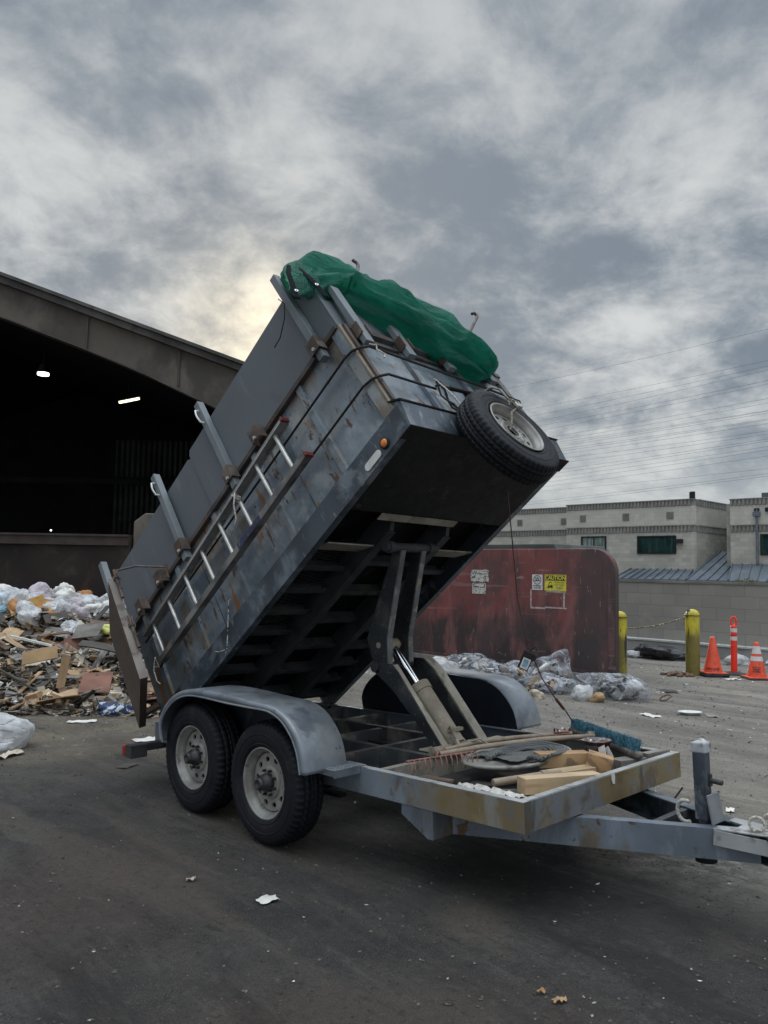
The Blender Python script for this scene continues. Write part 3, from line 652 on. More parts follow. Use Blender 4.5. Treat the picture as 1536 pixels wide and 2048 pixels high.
ns = MB(); ns.box(-7.859, 11.290, 1.44, -7.650, 11.297, 1.702)
nso = build('no_smoking_sign', ns, M('white_sign_face', (.62, .60, .58), .6, 0, .07, 9), FS, label='small white no smoking sign left of the yellow caution sign', cat='sign')
m = MB(); cx_, cz_ = -7.755, 1.612; N = 28
for k in range(N):
    a, b = 2 * math.pi * k / N, 2 * math.pi * (k + 1) / N
    m.prism_y([(cx_ + .068 * math.cos(a), cz_ + .068 * math.sin(a)), (cx_ + .068 * math.cos(b), cz_ + .068 * math.sin(b)), (cx_ + .078 * math.cos(b), cz_ + .078 * math.sin(b)), (cx_ + .078 * math.cos(a), cz_ + .078 * math.sin(a))], Y0, Y1)
m.prism_y([(cx_ - .056, cz_ - .020), (cx_ + .056, cz_ - .020), (cx_ + .056, cz_ - .007), (cx_ - .056, cz_ - .007)], Y0 - .003, Y0 - .0005)
m.prism_y([(cx_ - .052, cz_ + .045), (cx_ + .002, cz_ - .02), (cx_ + .010, cz_ - .014), (cx_ - .045, cz_ + .052)], Y0 - .0065, Y0 - .004)
m.tube([(cx_ - .012, Y0, cz_ + .045), (cx_ + .0, Y0, cz_ + .022), (cx_ + .02, Y0, cz_ + .015), (cx_ + .035, Y0, cz_ + .004)], .0045, 5)
m.tube([(cx_ + .0, Y0, cz_ + .05), (cx_ + .015, Y0, cz_ + .03), (cx_ + .04, Y0, cz_ + .02)], .004, 5)
build('no_smoking_symbol', m, mSignK, FS, nso)
text_mesh('sign_lettering', 'NO SMOKING', .027, mSignK, site_text_frame(-7.755, 1.510, 11.2865), nso, .0006, .95)
text_mesh('sign_lettering', 'AT ANY TIME', .025, mSignK, site_text_frame(-7.755, 1.474, 11.2865), nso, .0006, .95)
# torn stickers
mStick = M('torn_white_sticker', (.52, .51, .47), .7, 0, .1, 14, spots=[((.05, .05, .045), 24, .60, .63, (1, 1, 1.6), .9)])
m = MB(); m.prism_y([(-9.20, 1.56), (-9.12, 1.545), (-9.07, 1.56), (-8.93, 1.54), (-8.86, 1.56), (-8.80, 1.55), (-8.795, 1.60), (-8.81, 1.66), (-8.80, 1.75), (-8.86, 1.772), (-9.00, 1.76), (-9.10, 1.77), (-9.19, 1.755), (-9.215, 1.66)], 11.291, 11.297)
st1 = build('torn_sticker', m, mStick, FS, label='upper torn white sticker scrawled with black on the red wall', cat='sticker')
m = MB()
for pts in ([(-9.19, 1.74), (-9.15, 1.68), (-9.12, 1.75), (-9.10, 1.68), (-9.07, 1.74)], [(-9.05, 1.70), (-8.95, 1.69), (-8.83, 1.695)], [(-9.19, 1.66), (-9.14, 1.61), (-9.10, 1.66), (-9.20, 1.60)], [(-8.90, 1.66), (-8.90, 1.60), (-8.87, 1.60), (-8.87, 1.665)], [(-8.90, 1.75), (-8.82, 1.74), (-8.80, 1.70)], [(-9.18, 1.635), (-9.09, 1.63)]):
    m.tube([(a, 11.290, b) for a, b in pts], .005, 5)
build('scrawl', m, mSignK, FS, st1)
m = MB(); m.box(-9.172, 11.291, 1.33, -8.862, 11.297, 1.525)
st2 = build('torn_sticker', m, mStick, FS, label='lower rectangular worn sticker with a dark rounded header on the red wall', cat='sticker')
m = MB(); m.prism_y([(-9.15, 1.455), (-9.13, 1.445), (-8.90, 1.445), (-8.88, 1.455), (-8.88, 1.505), (-8.90, 1.515), (-9.13, 1.515), (-9.15, 1.505)], 11.2885, 11.2905); build('dark_header', m, mSignK, FS, st2)
m = MB(); m.prism_y([(-9.14, 1.465), (-9.11, 1.452), (-8.92, 1.452), (-8.89, 1.465), (-8.89, 1.495), (-8.92, 1.508), (-9.11, 1.508), (-9.14, 1.495)], 11.2865, 11.288); build('pale_oval', m, mStick, FS, st2)

# bin behind the wall
m = MB(); m.prism_x([(12.5, 0), (14.2, 0), (14.2, 1.98), (12.5, 1.98)], -11.5, -8.1)
bino = build('waste_skip', m, mDumpster, FS, label='dark waste skip whose sloped lid shows above the red wall', cat='skip')
m = MB(); m.prism_y([(-11.6, 1.985), (-8.02, 1.985), (-8.18, 2.275), (-11.6, 2.275)], 12.45, 14.25); build('lid', m, mDumpster, FS, bino, bevel=.02)

# ------------------------------------------------------------------ block wall + kerb
m = MB(); m.box(-34, 17.0, 0, 9, 17.2, 1.545)
bw = build('block_wall', m, mCMUwall, FS, label='long grey concrete block wall behind the bollards and cones', cat='wall')
m = MB(); m.box(-34, 16.98, 1.549, 9, 17.22, 1.60); build('coping', m, mConc, FS, bw)
m = MB(); m.box(-34, 16.72, 0, 9, 16.995, .245); kb = build('kerb', m, mCurb, FS, kind='structure', bevel=.01)
m = MB(); m.box(-34, 16.70, .249, 9, 16.996, .285); build('kerb_top', m, mCurbTop, FS, kb)

# ------------------------------------------------------------------ block office building
bl = empty('office_building', FS @ Matrix.Translation((-17.5, 39.3, 0)), 'pale concrete block office building with fluted bands and green windows behind the block wall', 'building')
def wall_s(s0, s1, t, z0, z1, zb1=(5.25, 5.585), zb2=(3.90, 4.254)):
    a = MB(); a.box(s0, t, z0, s1, t + .3, zb2[0]); build('wall', a, mCMU, FS, bl)
    a = MB(); a.box(s0, t, zb2[1], s1, t + .3, zb1[0]); build('upper_wall', a, mCMUup, FS, bl)
    a = MB()
    for z_0, z_1 in (zb1, zb2):
        a.box(s0, t + .002, z_0 + .001, s1, t + .3, z_1 - .001)
        x = s0 + .03
        while x < s1 - .13: a.box(x, t - .05, z_0 + .03, x + .11, t + .001, z_1 - .02); x += .2
        a.box(s0 - .02, t - .07, z_1 - .02 if z_0 == zb1[0] else z_1 - .02, s1 + .02, t + .32, z_1 + .03)
    build('fluted_band', a, mBand, FS, bl)
def wall_t(s, t0, t1, z0, zb1=(5.25, 5.585), zb2=(3.90, 4.254)):
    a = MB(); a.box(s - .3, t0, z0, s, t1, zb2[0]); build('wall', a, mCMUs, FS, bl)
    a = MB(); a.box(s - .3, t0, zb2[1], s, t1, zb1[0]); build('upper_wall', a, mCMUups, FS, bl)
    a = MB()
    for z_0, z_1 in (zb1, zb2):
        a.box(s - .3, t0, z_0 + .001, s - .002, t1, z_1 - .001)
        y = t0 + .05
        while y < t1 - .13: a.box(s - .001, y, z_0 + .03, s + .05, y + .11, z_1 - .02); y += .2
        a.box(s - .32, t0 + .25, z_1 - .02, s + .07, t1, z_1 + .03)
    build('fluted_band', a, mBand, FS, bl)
wall_s(-25.0, -17.5, 39.3, 0, 0)
wall_t(-17.5, 39.601, 43.7, 0)
wall_s(-17.2, -15.9, 43.7, 0, 0)
wall_s(-45, -25.02, 40.9, 0, 0, (5.30, 5.62), (3.92, 4.27))
wall_s(-16.19, -6, 40.6, 0, 0)
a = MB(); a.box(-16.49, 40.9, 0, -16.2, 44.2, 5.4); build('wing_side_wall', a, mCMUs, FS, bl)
a = MB(); a.box(-45, 41.2, 5.2, -17.81, 50, 5.3); a.box(-16.18, 40.95, 5.2, -6, 50, 5.3); build('roof', a, mConc, FS, bl)
# windows
def window(s0, s1, z0, z1, t, glass, split=None):
    f = MB(); w_ = .07
    f.box(s0, t - .06, z0, s0 + w_, t - .003, z1); f.box(s1 - w_, t - .06, z0, s1, t - .003, z1)
    f.box(s0 + w_, t - .058, z0, s1 - w_, t - .003, z0 + w_); f.box(s0 + w_, t - .058, z1 - w_, s1 - w_, t - .003, z1)
    if split: f.box(split - .03, t - .055, z0 + w_, split + .03, t - .003, z1 - w_)
    fo = build('window', f, mWinFrame, FS, bl)
    p = MB(); p.box(s0 + w_, t - .02, z0 + w_, s1 - w_, t - .003, z1 - w_); build('pane', p, glass, FS, fo)
window(-24.01, -22.44, 2.2, 3.77, 39.3, mCurtain, -23.2)
window(-20.59, -18.43, 2.78, 3.74, 39.3, mGlass)
window(-14.72, -13.2, 2.75, 3.80, 40.6, mGlass, -14.1)
m = MB()
def vent(s0, z0, t, d=.38):
    v = MB(); v.box(s0, t - .03, z0, s0 + d, t - .003, z0 + d)
    for k in range(6): v.box(s0 + .02, t - .045, z0 + .03 + k * d / 6.4, s0 + d - .02, t - .031, z0 + .055 + k * d / 6.4)
    build('vent_grille', v, mBand, FS, bl)
for s0, t in ((-24.1, 39.3), (-21.45, 39.3), (-18.95, 39.3), (-26.4, 40.9), (-29.6, 40.9), (-32.8, 40.9)): vent(s0, 4.60, t)
a = MB(); a.box(-18.42, 39.05, 3.33, -18.06, 39.297, 3.54); build('wall_lamp', a, mBlack, FS, bl)
a = MB(); a.box(-17.72, 39.35, 5.62, -17.5, 39.5, 5.98); a.tube([(-17.74, 39.4, 5.6), (-17.74, 39.4, 5.95)], .03, 6); build('roof_floodlight', a, mBlack, FS, bl)
a = MB(); a.tube([(-14.85, 40.5, 4.75), (-14.85, 40.5, 2.3)], .06, 8); a.box(-15.0, 40.38, 4.68, -14.7, 40.59, 4.9); a.tube([(-14.85, 40.5, 4.9), (-14.85, 40.5, 5.0)], .05, 8); build('downpipe', a, mPipe, FS, bl)
a = MB(); a.box(-14.98, 40.5, 4.95, -14.75, 40.597, 5.08); a.box(-14.45, 40.5, 4.9, -14.2, 40.597, 5.1); build('scupper', a, mBlack, FS, bl)
a = MB(); a.box(-15.0, 41.6, 5.3, -12.5, 43.6, 5.95); build('rooftop_unit', a, mSlate, FS, bl)
# standing seam roofs: lean-to in front of facade, steep slope in the recess, wing lean-to
def slope(poly, dirv, step, nm='metal_roof'):
    """poly: 4 corners eave-left, eave-right, top-right, top-left"""
    q = [Vector(p) for p in poly]; a = MB(); n = (q[1] - q[0]).cross(q[3] - q[0]).normalized(); th = n * .05
    a.add([p for p in q] + [p - th for p in q], [(0, 1, 2, 3), (7, 6, 5, 4), (0, 4, 5, 1), (1, 5, 6, 2), (2, 6, 7, 3), (3, 7, 4, 0)])
    L = (q[1] - q[0]).length; k = int(L / step)
    for i in range(k + 1):
        f = (i + .02) / (k + .04); a.bar(q[0].lerp(q[1], f) + n * .03, q[3].lerp(q[2], f) + n * .03, .05, .06, n)
    a.bar(q[0] - Vector((0, .04, .08)), q[1] - Vector((0, .04, .08)), .1, .16)
    build(nm, a, mSlate, FS, bl)
slope([(-21.2, 37.9, 1.47), (-17.3, 37.9, 1.47), (-17.55, 39.28, 1.98), (-20.95, 39.28, 1.98)], None, .42)
slope([(-17.28, 37.9, 1.47), (-15.7, 39.0, 1.47), (-16.25, 43.6, 3.0), (-17.47, 42.5, 3.0)], None, .42)
slope([(-15.68, 39.0, 1.47), (-9, 39.0, 1.47), (-9, 40.57, 2.30), (-16.1, 40.57, 2.30)], None, .42)
a = MB(); a.tube([(-21.1, 38.2, 0), (-21.1, 38.2, 1.35)], .06, 8); a.tube([(-17.4, 38.2, 0), (-17.4, 38.2, 1.35)], .06, 8); build('canopy_post', a, mPipe, FS, bl)

# bush peeping over the wall at the right edge
bm_ = MB(); rnd = random.Random(5)
for k in range(1500):
    d = Vector((rnd.gauss(0, 1), rnd.gauss(0, 1), rnd.gauss(0, 1))).normalized() * (rnd.random() ** .4)
    c = Vector((-13.9 + d.x * 1.0, 36.5 + d.y * .9, 1.0 + d.z * .62)); a = Vector((rnd.gauss(0, 1), rnd.gauss(0, 1), rnd.gauss(0, 1))).normalized() * .05; b = a.orthogonal().normalized() * .03
    bm_.add([c - a, c + b, c + a, c - b], [(0, 1, 2, 3)])
bo = build('bush', bm_, mBush, FS, label='dry olive green bush peeping over the block wall', cat='bush')
a = MB(); [a.tube([(-13.9, 36.5, 0), (-13.9 + .3 * math.cos(k), 36.5 + .3 * math.sin(k), .9)], [.03, .01], 5) for k in range(5)]; build('stem', a, mWoodB, FS, bo)

# ------------------------------------------------------------------ power lines
WL = [[[20.29, 113.35, 28.9], [38.74, 78.41, 26.77]], [[20.35, 113.61, 25.25], [38.8, 78.64, 23.57]], [[20.37, 113.69, 24.15], [38.81, 78.68, 23.02]], [[20.39, 113.76, 23.2], [38.81, 78.71, 22.61]], [[20.4, 113.8, 22.55], [38.83, 78.79, 21.54]], [[20.42, 113.86, 21.82], [38.84, 78.81, 21.19]], [[20.44, 113.93, 20.72], [38.87, 78.92, 19.72]], [[20.45, 113.98, 20.14], [38.88, 78.95, 19.26]], [[20.45, 113.99, 19.92], [38.89, 79.0, 18.5]], [[20.46, 114.02, 19.56], [38.89, 79.01, 18.45]], [[20.46, 114.04, 19.26], [38.89, 79.02, 18.25]], [[20.47, 114.07, 18.9], [38.91, 79.07, 17.64]], [[20.48, 114.09, 18.54], [38.91, 79.07, 17.54]], [[20.48, 114.12, 18.1], [38.91, 79.1, 17.18]], [[20.49, 114.16, 17.59], [38.93, 79.15, 16.42]], [[20.51, 114.21, 16.86], [38.93, 79.18, 16.11]], [[20.52, 114.28, 15.91], [38.94, 79.21, 15.61]], [[20.53, 114.32, 15.4], [38.95, 79.23, 15.4]], [[20.54, 114.35, 14.89], [38.96, 79.27, 14.85]], [[20.55, 114.4, 14.3], [38.96, 79.29, 14.49]], [[20.57, 114.44, 13.72], [38.97, 79.34, 13.88]], [[20.57, 114.47, 13.21], [39.0, 79.43, 12.61]], [[20.6, 114.58, 11.75], [39.01, 79.46, 12.1]], [[20.61, 114.6, 11.39], [39.01, 79.48, 11.85]]]
for a, b in WL:
    a, b = Vector(a), Vector(b); pts = []
    for k in range(15):
        f = -.9 + k * .2; p = a.lerp(b, f); p.z += 1.2 * (f - 0) * (f - 1) * .35; pts.append(p)
    m = MB(); m.tube(pts, .013, 4, caps=False)
    build('power_line', m, mWire, FW, origin=None, label='thin dark power line crossing the grey sky at right', cat='power line', group='power lines crossing the sky')

# ------------------------------------------------------------------ bollards, chain rope, cones, post
def bollard(s, t, h, lab, r=.112):
    e = empty('bollard', FS @ Matrix.Translation((s, t, 0)), lab, 'bollard', 'yellow bollards')
    prof = [(0, r), (h - r * .9, r)] + [(h - r * .9 + r * .9 * math.sin(R(a)), r * math.cos(R(a))) for a in (15, 30, 45, 60, 75, 88)]
    m = MB(); m.lathe(prof, 28); m.xf(Matrix.Translation((s, t, 0)) @ Matrix.Rotation(R(-90), 4, 'Y'))
    build('post', m, mYellow, FS, e)
    m = MB(); m.lathe([(h - r * .98, r + .004), (h - r * .98, r + .014), (h - r * .8, r + .014), (h - r * .8, r + .004)], 28); m.xf(Matrix.Translation((s, t, 0)) @ Matrix.Rotation(R(-90), 4, 'Y'))
    build('collar', m, mYellow, FS, e)
    m = MB(); m.cyl((s - .03, t - r * .80, h - .035), (s - .03, t - r * .80 + .05, h - .035), .03, 10); build('badge', m, mPipe, FS, e)
    return e
bollard(-6.74, 12.24, 1.112, 'chipped yellow bollard touching the end of the red wall')
bollard(-6.10, 13.60, 1.146, 'yellow bollard with black scuffed foot left of the orange cones', .118)
m = MB(); p0, p1 = Vector((-6.68, 12.32, .83)), Vector((-6.16, 13.50, 1.02)); pts = []
for k in range(25):
    f = k / 24; p = p0.lerp(p1, f); p.z -= .10 * 4 * f * (1 - f) * .6; pts.append(p)
m.tube(pts, .011, 6); m.tube([p1, p1 + Vector((-.05, .0, -.06)), p1 + Vector((-.06, .02, -.16))], .006, 5)
build('barrier_rope', m, M('yellow_black_rope', (.42, .36, .16), .8, 0, .3, 60, spots=[((.04, .04, .04), 40, .52, .56)]), FS, label='yellow and black rope strung between the two yellow bollards', cat='rope')

def cone_text(e, body, size, z, rad, ang, tilt, sx=1):
    F = W_[e.name] @ Matrix.Rotation(ang, 4, 'Z') @ Matrix.Translation((0, -rad, z)) @ Matrix.Rotation(R(90) - tilt, 4, 'X')
    return text_mesh('stencil', body, size, mSignK, F, e, .0008, sx)
def cone(x, y, h, lab, bands, stacked, txt):
    e = empty('traffic_cone', Matrix.Translation((x, y, 0)), lab, 'traffic cone', 'orange traffic cones')
    F = Matrix.Translation((x, y, 0)); z0 = .075 if stacked else .045; r0 = .155; r1 = .035
    m = MB(); 
    def rr(z): return r0 + (r1 - r0) * (z - z0) / (h - z0)
    m.lathe([(z0, rr(z0)), (h - .03, rr(h - .03)), (h - .005, r1 * .95), (h, r1 * .6), (h - .002, 0.001)], 32); m.xf(Matrix.Rotation(R(-90), 4, 'Y')); build('cone_body', m, mOrange, F, e)
    m = MB(); m.box(-.19, -.19, z0 - .014, .19, .19, z0); build('base_flange', m, mOrange, F, e, bevel=.01)
    m = MB(); m.box(-.20, -.20, 0, .20, .20, z0 - .017)
    if stacked: m.box(-.215, -.215, .03, .215, .215, .04)
    build('rubber_base', m, mConeBase, F, e, bevel=.012)
    for a, b in bands:
        m = MB(); m.lathe([(a, rr(a) + .002), (b, rr(b) + .002)], 32); m.xf(Matrix.Rotation(R(-90), 4, 'Y')); build('reflective_band', m, mReflW, F, e)
    tilt = math.atan2(r0 - r1, h - z0); look = math.atan2(-x, y) 
    for t, z, sz, da in txt: cone_text(e, t, sz, z, rr(z) + .004, look + da, tilt)
    return e
cone(5.76, 13.80, .68, 'plain orange traffic cone beside the scuffed yellow bollard', (), True, (('ADD', .135, .052, -.40), ('CITE', .135, .052, .42)))
cone(6.38, 13.50, .625, 'orange traffic cone with two white bands at the right edge', ((.43, .555), (.31, .385)), False, (('CITY OF', .205, .036, 0), ('STREET', .170, .036, 0), ('WORKS', .135, .036, 0)))
e = empty('delineator_post', Matrix.Translation((6.24, 14.05, 0)), 'slim red orange delineator post with loop top and two white bands', 'post')
F = Matrix.Translation((6.24, 14.05, 0))
m2 = MB(); m2.cyl((0, 0, .045), (0, 0, .84), .055, 24, .052)
rg = MB(); rg.lathe([(.70, .056), (.702, .064), (.716, .064), (.718, .056)], 24); rg.xf(Matrix.Rotation(R(-90), 4, 'Y')); m2.merge(rg)
rg = MB(); rg.lathe([(.50, .0555), (.502, .059), (.508, .059), (.51, .0555)], 24); rg.xf(Matrix.Rotation(R(-90), 4, 'Y')); m2.merge(rg)
build('tube', m2, mOrange2, F, e)
m = MB(); q = []
for k in range(21):
    a = 2 * math.pi * k / 20; q.append((.040 * math.sin(a), 0, .93 + .085 * math.cos(a)))
look = math.atan2(-6.24, 14.05)
m.tube(q, .018, 8, caps=False); m.cyl((0, 0, .83), (0, 0, .865), .058, 20, .045); m.xf(Matrix.Rotation(look, 4, 'Z')); build('loop_handle', m, mOrange2, F, e)
for a, b in ((.745, .815), (.60, .67)):
    m = MB(); m.lathe([(a, .058), (b, .058)], 24); m.xf(Matrix.Rotation(R(-90), 4, 'Y')); build('reflective_band', m, mReflW, F, e)
m = MB(); m.lathe([(0, .20), (.02, .20), (.045, .12), (.046, .05)], 24); m.xf(Matrix.Rotation(R(-90), 4, 'Y')); build('rubber_base', m, mConeBase, F, e)

# ================================================================== TRAILER (trailer frame FT, box frame FB)
tr = empty('dump_trailer', FT, 'weathered tandem axle dump trailer with its steel bed raised', 'trailer')
# --- chassis rails
m = MB()
m.box(-3.75, 0, .457, -.001, .008, .609); m.box(-3.75, .0081, .601, -.008, .052, .609)        # near rail web + top flange
m.box(-3.75, .0081, .457, -.008, .045, .465)
m.box(-3.75, WT - .008, .457, -.001, WT, .609); m.box(-3.75, WT - .052, .601, -.008, WT - .0081, .609); m.box(-3.75, WT - .05, .457, -.008, WT - .0081, .465)
fr = build('chassis_frame', m, mFrame, FT, tr, bevel=.0015)
m = MB(); m.box(-.008, 0.0085, .457, 0, WT - .0085, .609); build('front_rail', m, mFrameF, FT, tr, bevel=.0015)
m = MB(); m.box(-.052, .053, .6035, -.0085, WT - .053, .6115); m.box(-1.20, .0, .6095, -.0, .05, .6118); m.box(-1.2, WT - .05, .6095, 0, WT, .6118); m.box(-.0515, .0505, .6035, 0, WT - .0505, .6118) if False else None
build('top_lip', m, mFrameTop, FT, tr)
for x in (-1.08, -1.60, -2.15, -2.7, -3.25, -3.70):
    m = MB(); m.box(x - .05, .053, .590, x, WT - .053, .598); m.box(x - .008, .0531, .46, x, WT - .0531, .5899)
    build('crossmember', m, mInner if x < -1.2 else mArmF, FT, tr)
for y in (.56, 1.13):
    m = MB(); m.box(-3.69, y - .025, .5985, -1.13, y + .025, .6065); m.box(-3.69, y - .025, .47, -1.13, y - .017, .598)
    build('subframe_beam', m, mInner, FT, tr)
m = MB(); m.box(-1.30, .62, .607, -1.12, .80, .617); build('mounting_plate', m, mArmF, FT, tr)
m = MB(); m.box(-1.22, 1.14, .6071, -1.06, 1.36, .617); build('mounting_plate', m, mArmF, FT, tr)
m = MB(); m.box(-1.07, .009, .474, -.009, WT - .009, .482); build('tray_floor', m, mInner, FT, tr)
# --- step plate
m = MB(); m.box(-1.36, -.21, .6125, -1.2, .05, .6185); m.box(-1.204, -.21, .575, -1.2, -.001, .612); m.box(-1.36, -.21, .585, -1.205, -.205, .612)
st = build('step_plate', m, mFender, FT, tr)
m = MB()
for i in range(7):
    for j in range(5):
        x, y = -1.345 + j * .032, -.19 + i * .033; a = .011 if (i + j) % 2 else -.011
        m.bar((x - a, y - .011, .6195), (x + a, y + .011, .6195), .004, .003)
build('tread_pattern', m, mFrameTop, FT, st)
# --- support bracket
m = MB(); m.prism_y([(-.86, .456), (-.62, .456), (-.62, .30), (-.66, .30), (-.86, .40)], .004, .30); build('corner_bracket', m, mTongue, FT, tr, bevel=.002)
# --- tongue
def channel(a, b, h, inward, name, mat=mTongue):
    a, b = Vector(a), Vector(b); d = (b - a).normalized(); s = Vector((-d.y, d.x, 0)) * inward
    mm = MB(); mm.bar(a, b, .008, h)
    for z in (h / 2 - .004, -h / 2 + .004):
        o = s * .0345 + Vector((0, 0, z)); mm.bar(a + o, b + o, .060, .0078)
    return build(name, mm, mat, FT, tr)
channel((-.78, .10, .375), (.80, .855, .375), .15, 1, 'tongue_beam')
channel((-.78, 1.61, .375), (.86, .895, .375), .15, -1, 'tongue_beam', mRail)
m = MB(); m.box(.30, .70, .31, .34, 1.06, .44); build('tongue_crossmember', m, mInner, FT, tr)
m = MB()      # coupler plate with rounded hole and drop sides
m.prism_z([(.62, .735), (.92, .80), (1.25, .84), (1.25, .92), (.92, .955), (.62, 1.00), (.62, .93), (.70, .90), (.70, .83), (.62, .80)], .451, .459)
m.bar((.62, .735, .415), (.98, .818, .39), .008, .075); m.bar((.62, 1.0, .415), (.98, .94, .39), .008, .075)
m.bar((.95, .88, .41), (1.42, .88, .40), .09, .09)
cpl = build('coupler', m, mFrameTop, FT, tr, bevel=.002)
m = MB(); m.lathe([(1.38, .001), (1.40, .05), (1.46, .062), (1.52, .05), (1.54, .001)], 20); m.xf(Matrix.Translation((0, .88, .395))); build('ball_socket', m, mFrameTop, FT, cpl)
for k, (x, y, a) in enumerate(((.80, .83, .4), (.83, .91, -.5))):
    m = MB(); q = [(x + .034 * math.sin(R(t)) * math.cos(a), y + .034 * math.sin(R(t)) * math.sin(a), .495 + .032 * math.cos(R(t))) for t in range(-140, 141, 20)]
    m.tube(q, .008, 8); m.cyl((x - .02 * math.cos(a), y - .02 * math.sin(a), .462), (x + .02 * math.cos(a), y + .02 * math.sin(a), .466), .009, 8); build('shackle', m, mCord, FT, cpl)
# jack
jk = MB(); jk.box(.487, .827, .46, .553, .893, .80); jk.box(.50, .84, .285, .54, .88, .459)
jko = build('tongue_jack', jk, mRail, FT, tr, bevel=.004)
m = MB(); m.box(.482, .822, .80, .560, .90, .855); m.cyl((.50, .90, .83), (.50, .93, .83), .03, 12); build('jack_cap', m, M('pale_jack_cap', (.42, .44, .45), .5, .1, .2, 14, spots=[((.1, .11, .12), 12, .55, .68)]), FT, jko, bevel=.008)
m = MB(); m.cyl((.553, .875, .66), (.62, .875, .655), .014, 10); m.box(.553, .86, .63, .562, .89, .69); build('jack_pin', m, mHub, FT, jko)
m = MB(); m.bar((.60, .845, .457), (.575, .85, .60), .135, .012, (1, 0, 0)); build('jack_plate', m, M('grey_dusty_plate', (.20, .215, .23), .55, .2, .12, 9, spots=[((.30, .12, .10), 14, .68, .72)]), FT, jko, bevel=.004)
m = MB(); m.tube([(.47 + .045 * math.cos(R(t)) - .02, .80, .50 + .055 * math.sin(R(t))) for t in range(60, 301, 20)], .010, 8); build('safety_loop', m, mCord, FT, jko)
m = MB(); m.lathe([(0, .001), (.0, .05), (.05, .055), (.06, .001)], 18); m.xf(Matrix.Translation((.52, .86, .30)) @ Matrix.Rotation(R(90), 4, 'Y')); build('jack_foot', m, mBlack, FT, jko)
m = MB(); m.tube([(.86, .79, .45), (.95, .74, .38), (1.05, .74, .30), (1.15, .80, .27)], .008, 6); m.tube([(.1, 1.5, .44), (.05, 1.42, .34), (.15, 1.3, .30), (.3, 1.2, .33)], .006, 6); build('wiring', m, mBlack, FT, tr)
m = MB(); m.tube([(-.01, 1.35, .455), (.01, 1.33, .43), (-.005, 1.30, .36), (.0, 1.28, .33)], .005, 6); build('tie_wire', m, mCord, FT, tr)
# --- axles
for x in (-1.806, -2.685):
    m = MB(); m.tube([(x, -.18, .36 + (.02 if x > -2 else .06)), (x, WT + .18, .36 + (.02 if x > -2 else .06))], .035, 10); build('axle', m, mUnder, FT, tr)
m = MB()
for y in (.03, WT - .03): m.box(-3.1, y - .03, .395, -1.4, y + .03, .415); m.box(-2.32, y - .03, .36, -2.18, y + .03, .457)
build('leaf_spring', m, mUnder, FT, tr)

# --- wheels: axis +X in local builder space
def tyre_mb(Rt=.385, Wd=.225, n=168):
    hw = Wd / 2
    prof = [(-hw * .80, .216), (-hw * .95, .232), (-hw * 1.0, .275), (-hw * 1.0, .315), (-hw * .955, .348), (-hw * .90, .365), (-hw * .80, Rt - .012),
            (-hw * .60, Rt - .003), (-hw * .56, Rt - .003), (-hw * .54, Rt - .012), (-hw * .44, Rt - .012), (-hw * .42, Rt - .001), (-hw * .16, Rt), (-hw * .14, Rt - .010), (-hw * .05, Rt - .010), (-hw * .03, Rt)]
    prof = prof + [(-x, r) for x, r in reversed(prof)]
    m_ = len(prof)
    def fn(j, k, r):
        jj = min(j, m_ - 1 - j)
        if jj in (5, 6, 7, 8): return r - (.013 if k % 3 == 0 else 0)
        if jj in (11, 12): return r - (.011 if (k + (1 if j < m_ / 2 else 2) + (1 if jj == 12 else 0)) % 3 == 0 else 0)
        if jj == 15: return r - (.010 if k % 3 == 1 else 0)
        return r
    mb = MB(); mb.lathe(prof, n, True, fn); mb.sm = [True] * len(mb.sm)
    # raised sidewall rings
    for sx in (-1, 1):
        mb.lathe([(sx * hw * 1.0, .300), (sx * (hw + .003), .303), (sx * (hw + .003), .307), (sx * hw * 1.0, .310)], 64)
        mb.lathe([(sx * hw * .965, .240), (sx * (hw * .965 + .004), .243), (sx * (hw * .965 + .003), .246), (sx * hw * .975, .25)], 64)
    return mb
def rim_mb(Wd=.19, off=.055):
    """outer side = +X ; disc recessed"""
    h = Wd / 2; mb = MB()
    mb.lathe([(h - .004, .221), (h + .002, .224), (h + .006, .220), (h + .004, .212), (h - .008, .207), (h - .02, .203), (h - .03, .192), (h - .05, .186), (h - .085, .184), (-h + .03, .19), (-h, .218)], 72)
    xd = h - off
    # drilled disc: 10 oval sectors
    K = 10; NN = 24; rin, rout = .105, .178; rm = (.142)
    for kx in range(K):
        th0 = 2 * math.pi * (kx + .5) / K; hc = []; bc = []
        for i in range(NN):
            ph = 2 * math.pi * (i + .0) / NN; cx, sx = math.cos(ph), math.sin(ph); sc_ = 1 / max(abs(cx), abs(sx))
            a, b = cx * sc_, sx * sc_
            r_ = (rin + rout) / 2 + b * (rout - rin) / 2; t_ = th0 + a * math.pi / K
            dish = .006 * (1 - abs(b))
            bc.append((xd - .0 + .004 * (r_ - rin) / (rout - rin) * 0, r_ * math.cos(t_), r_ * math.sin(t_)))
            rr_ = rm + .0165 * sx; tt_ = th0 + .0215 * cx / rm
            hc.append((xd, rr_ * math.cos(tt_), rr_ * math.sin(tt_)))
        hb = [(p[0] - .012, p[1], p[2]) for p in hc]
        fs = []
        for i in range(NN):
            j = (i + 1) % NN; fs.append((i, j, NN + j, NN + i)); fs.append((NN + i, NN + j, 2 * NN + j, 2 * NN + i))
        mb.add(bc + hc + hb, fs)
    mb.lathe([(xd, .178), (xd - .012, .183), (xd - .02, .186)], 72)
    mb.lathe([(xd, .105), (xd + .012, .100), (xd + .016, .092), (xd + .016, .055), (xd + .014, .05)], 48)
    # valve
    mb.cyl((xd, .165 * math.cos(4.0), .165 * math.sin(4.0)), (xd + .03, .17 * math.cos(4.0), .17 * math.sin(4.0)), .004, 6)
    return mb
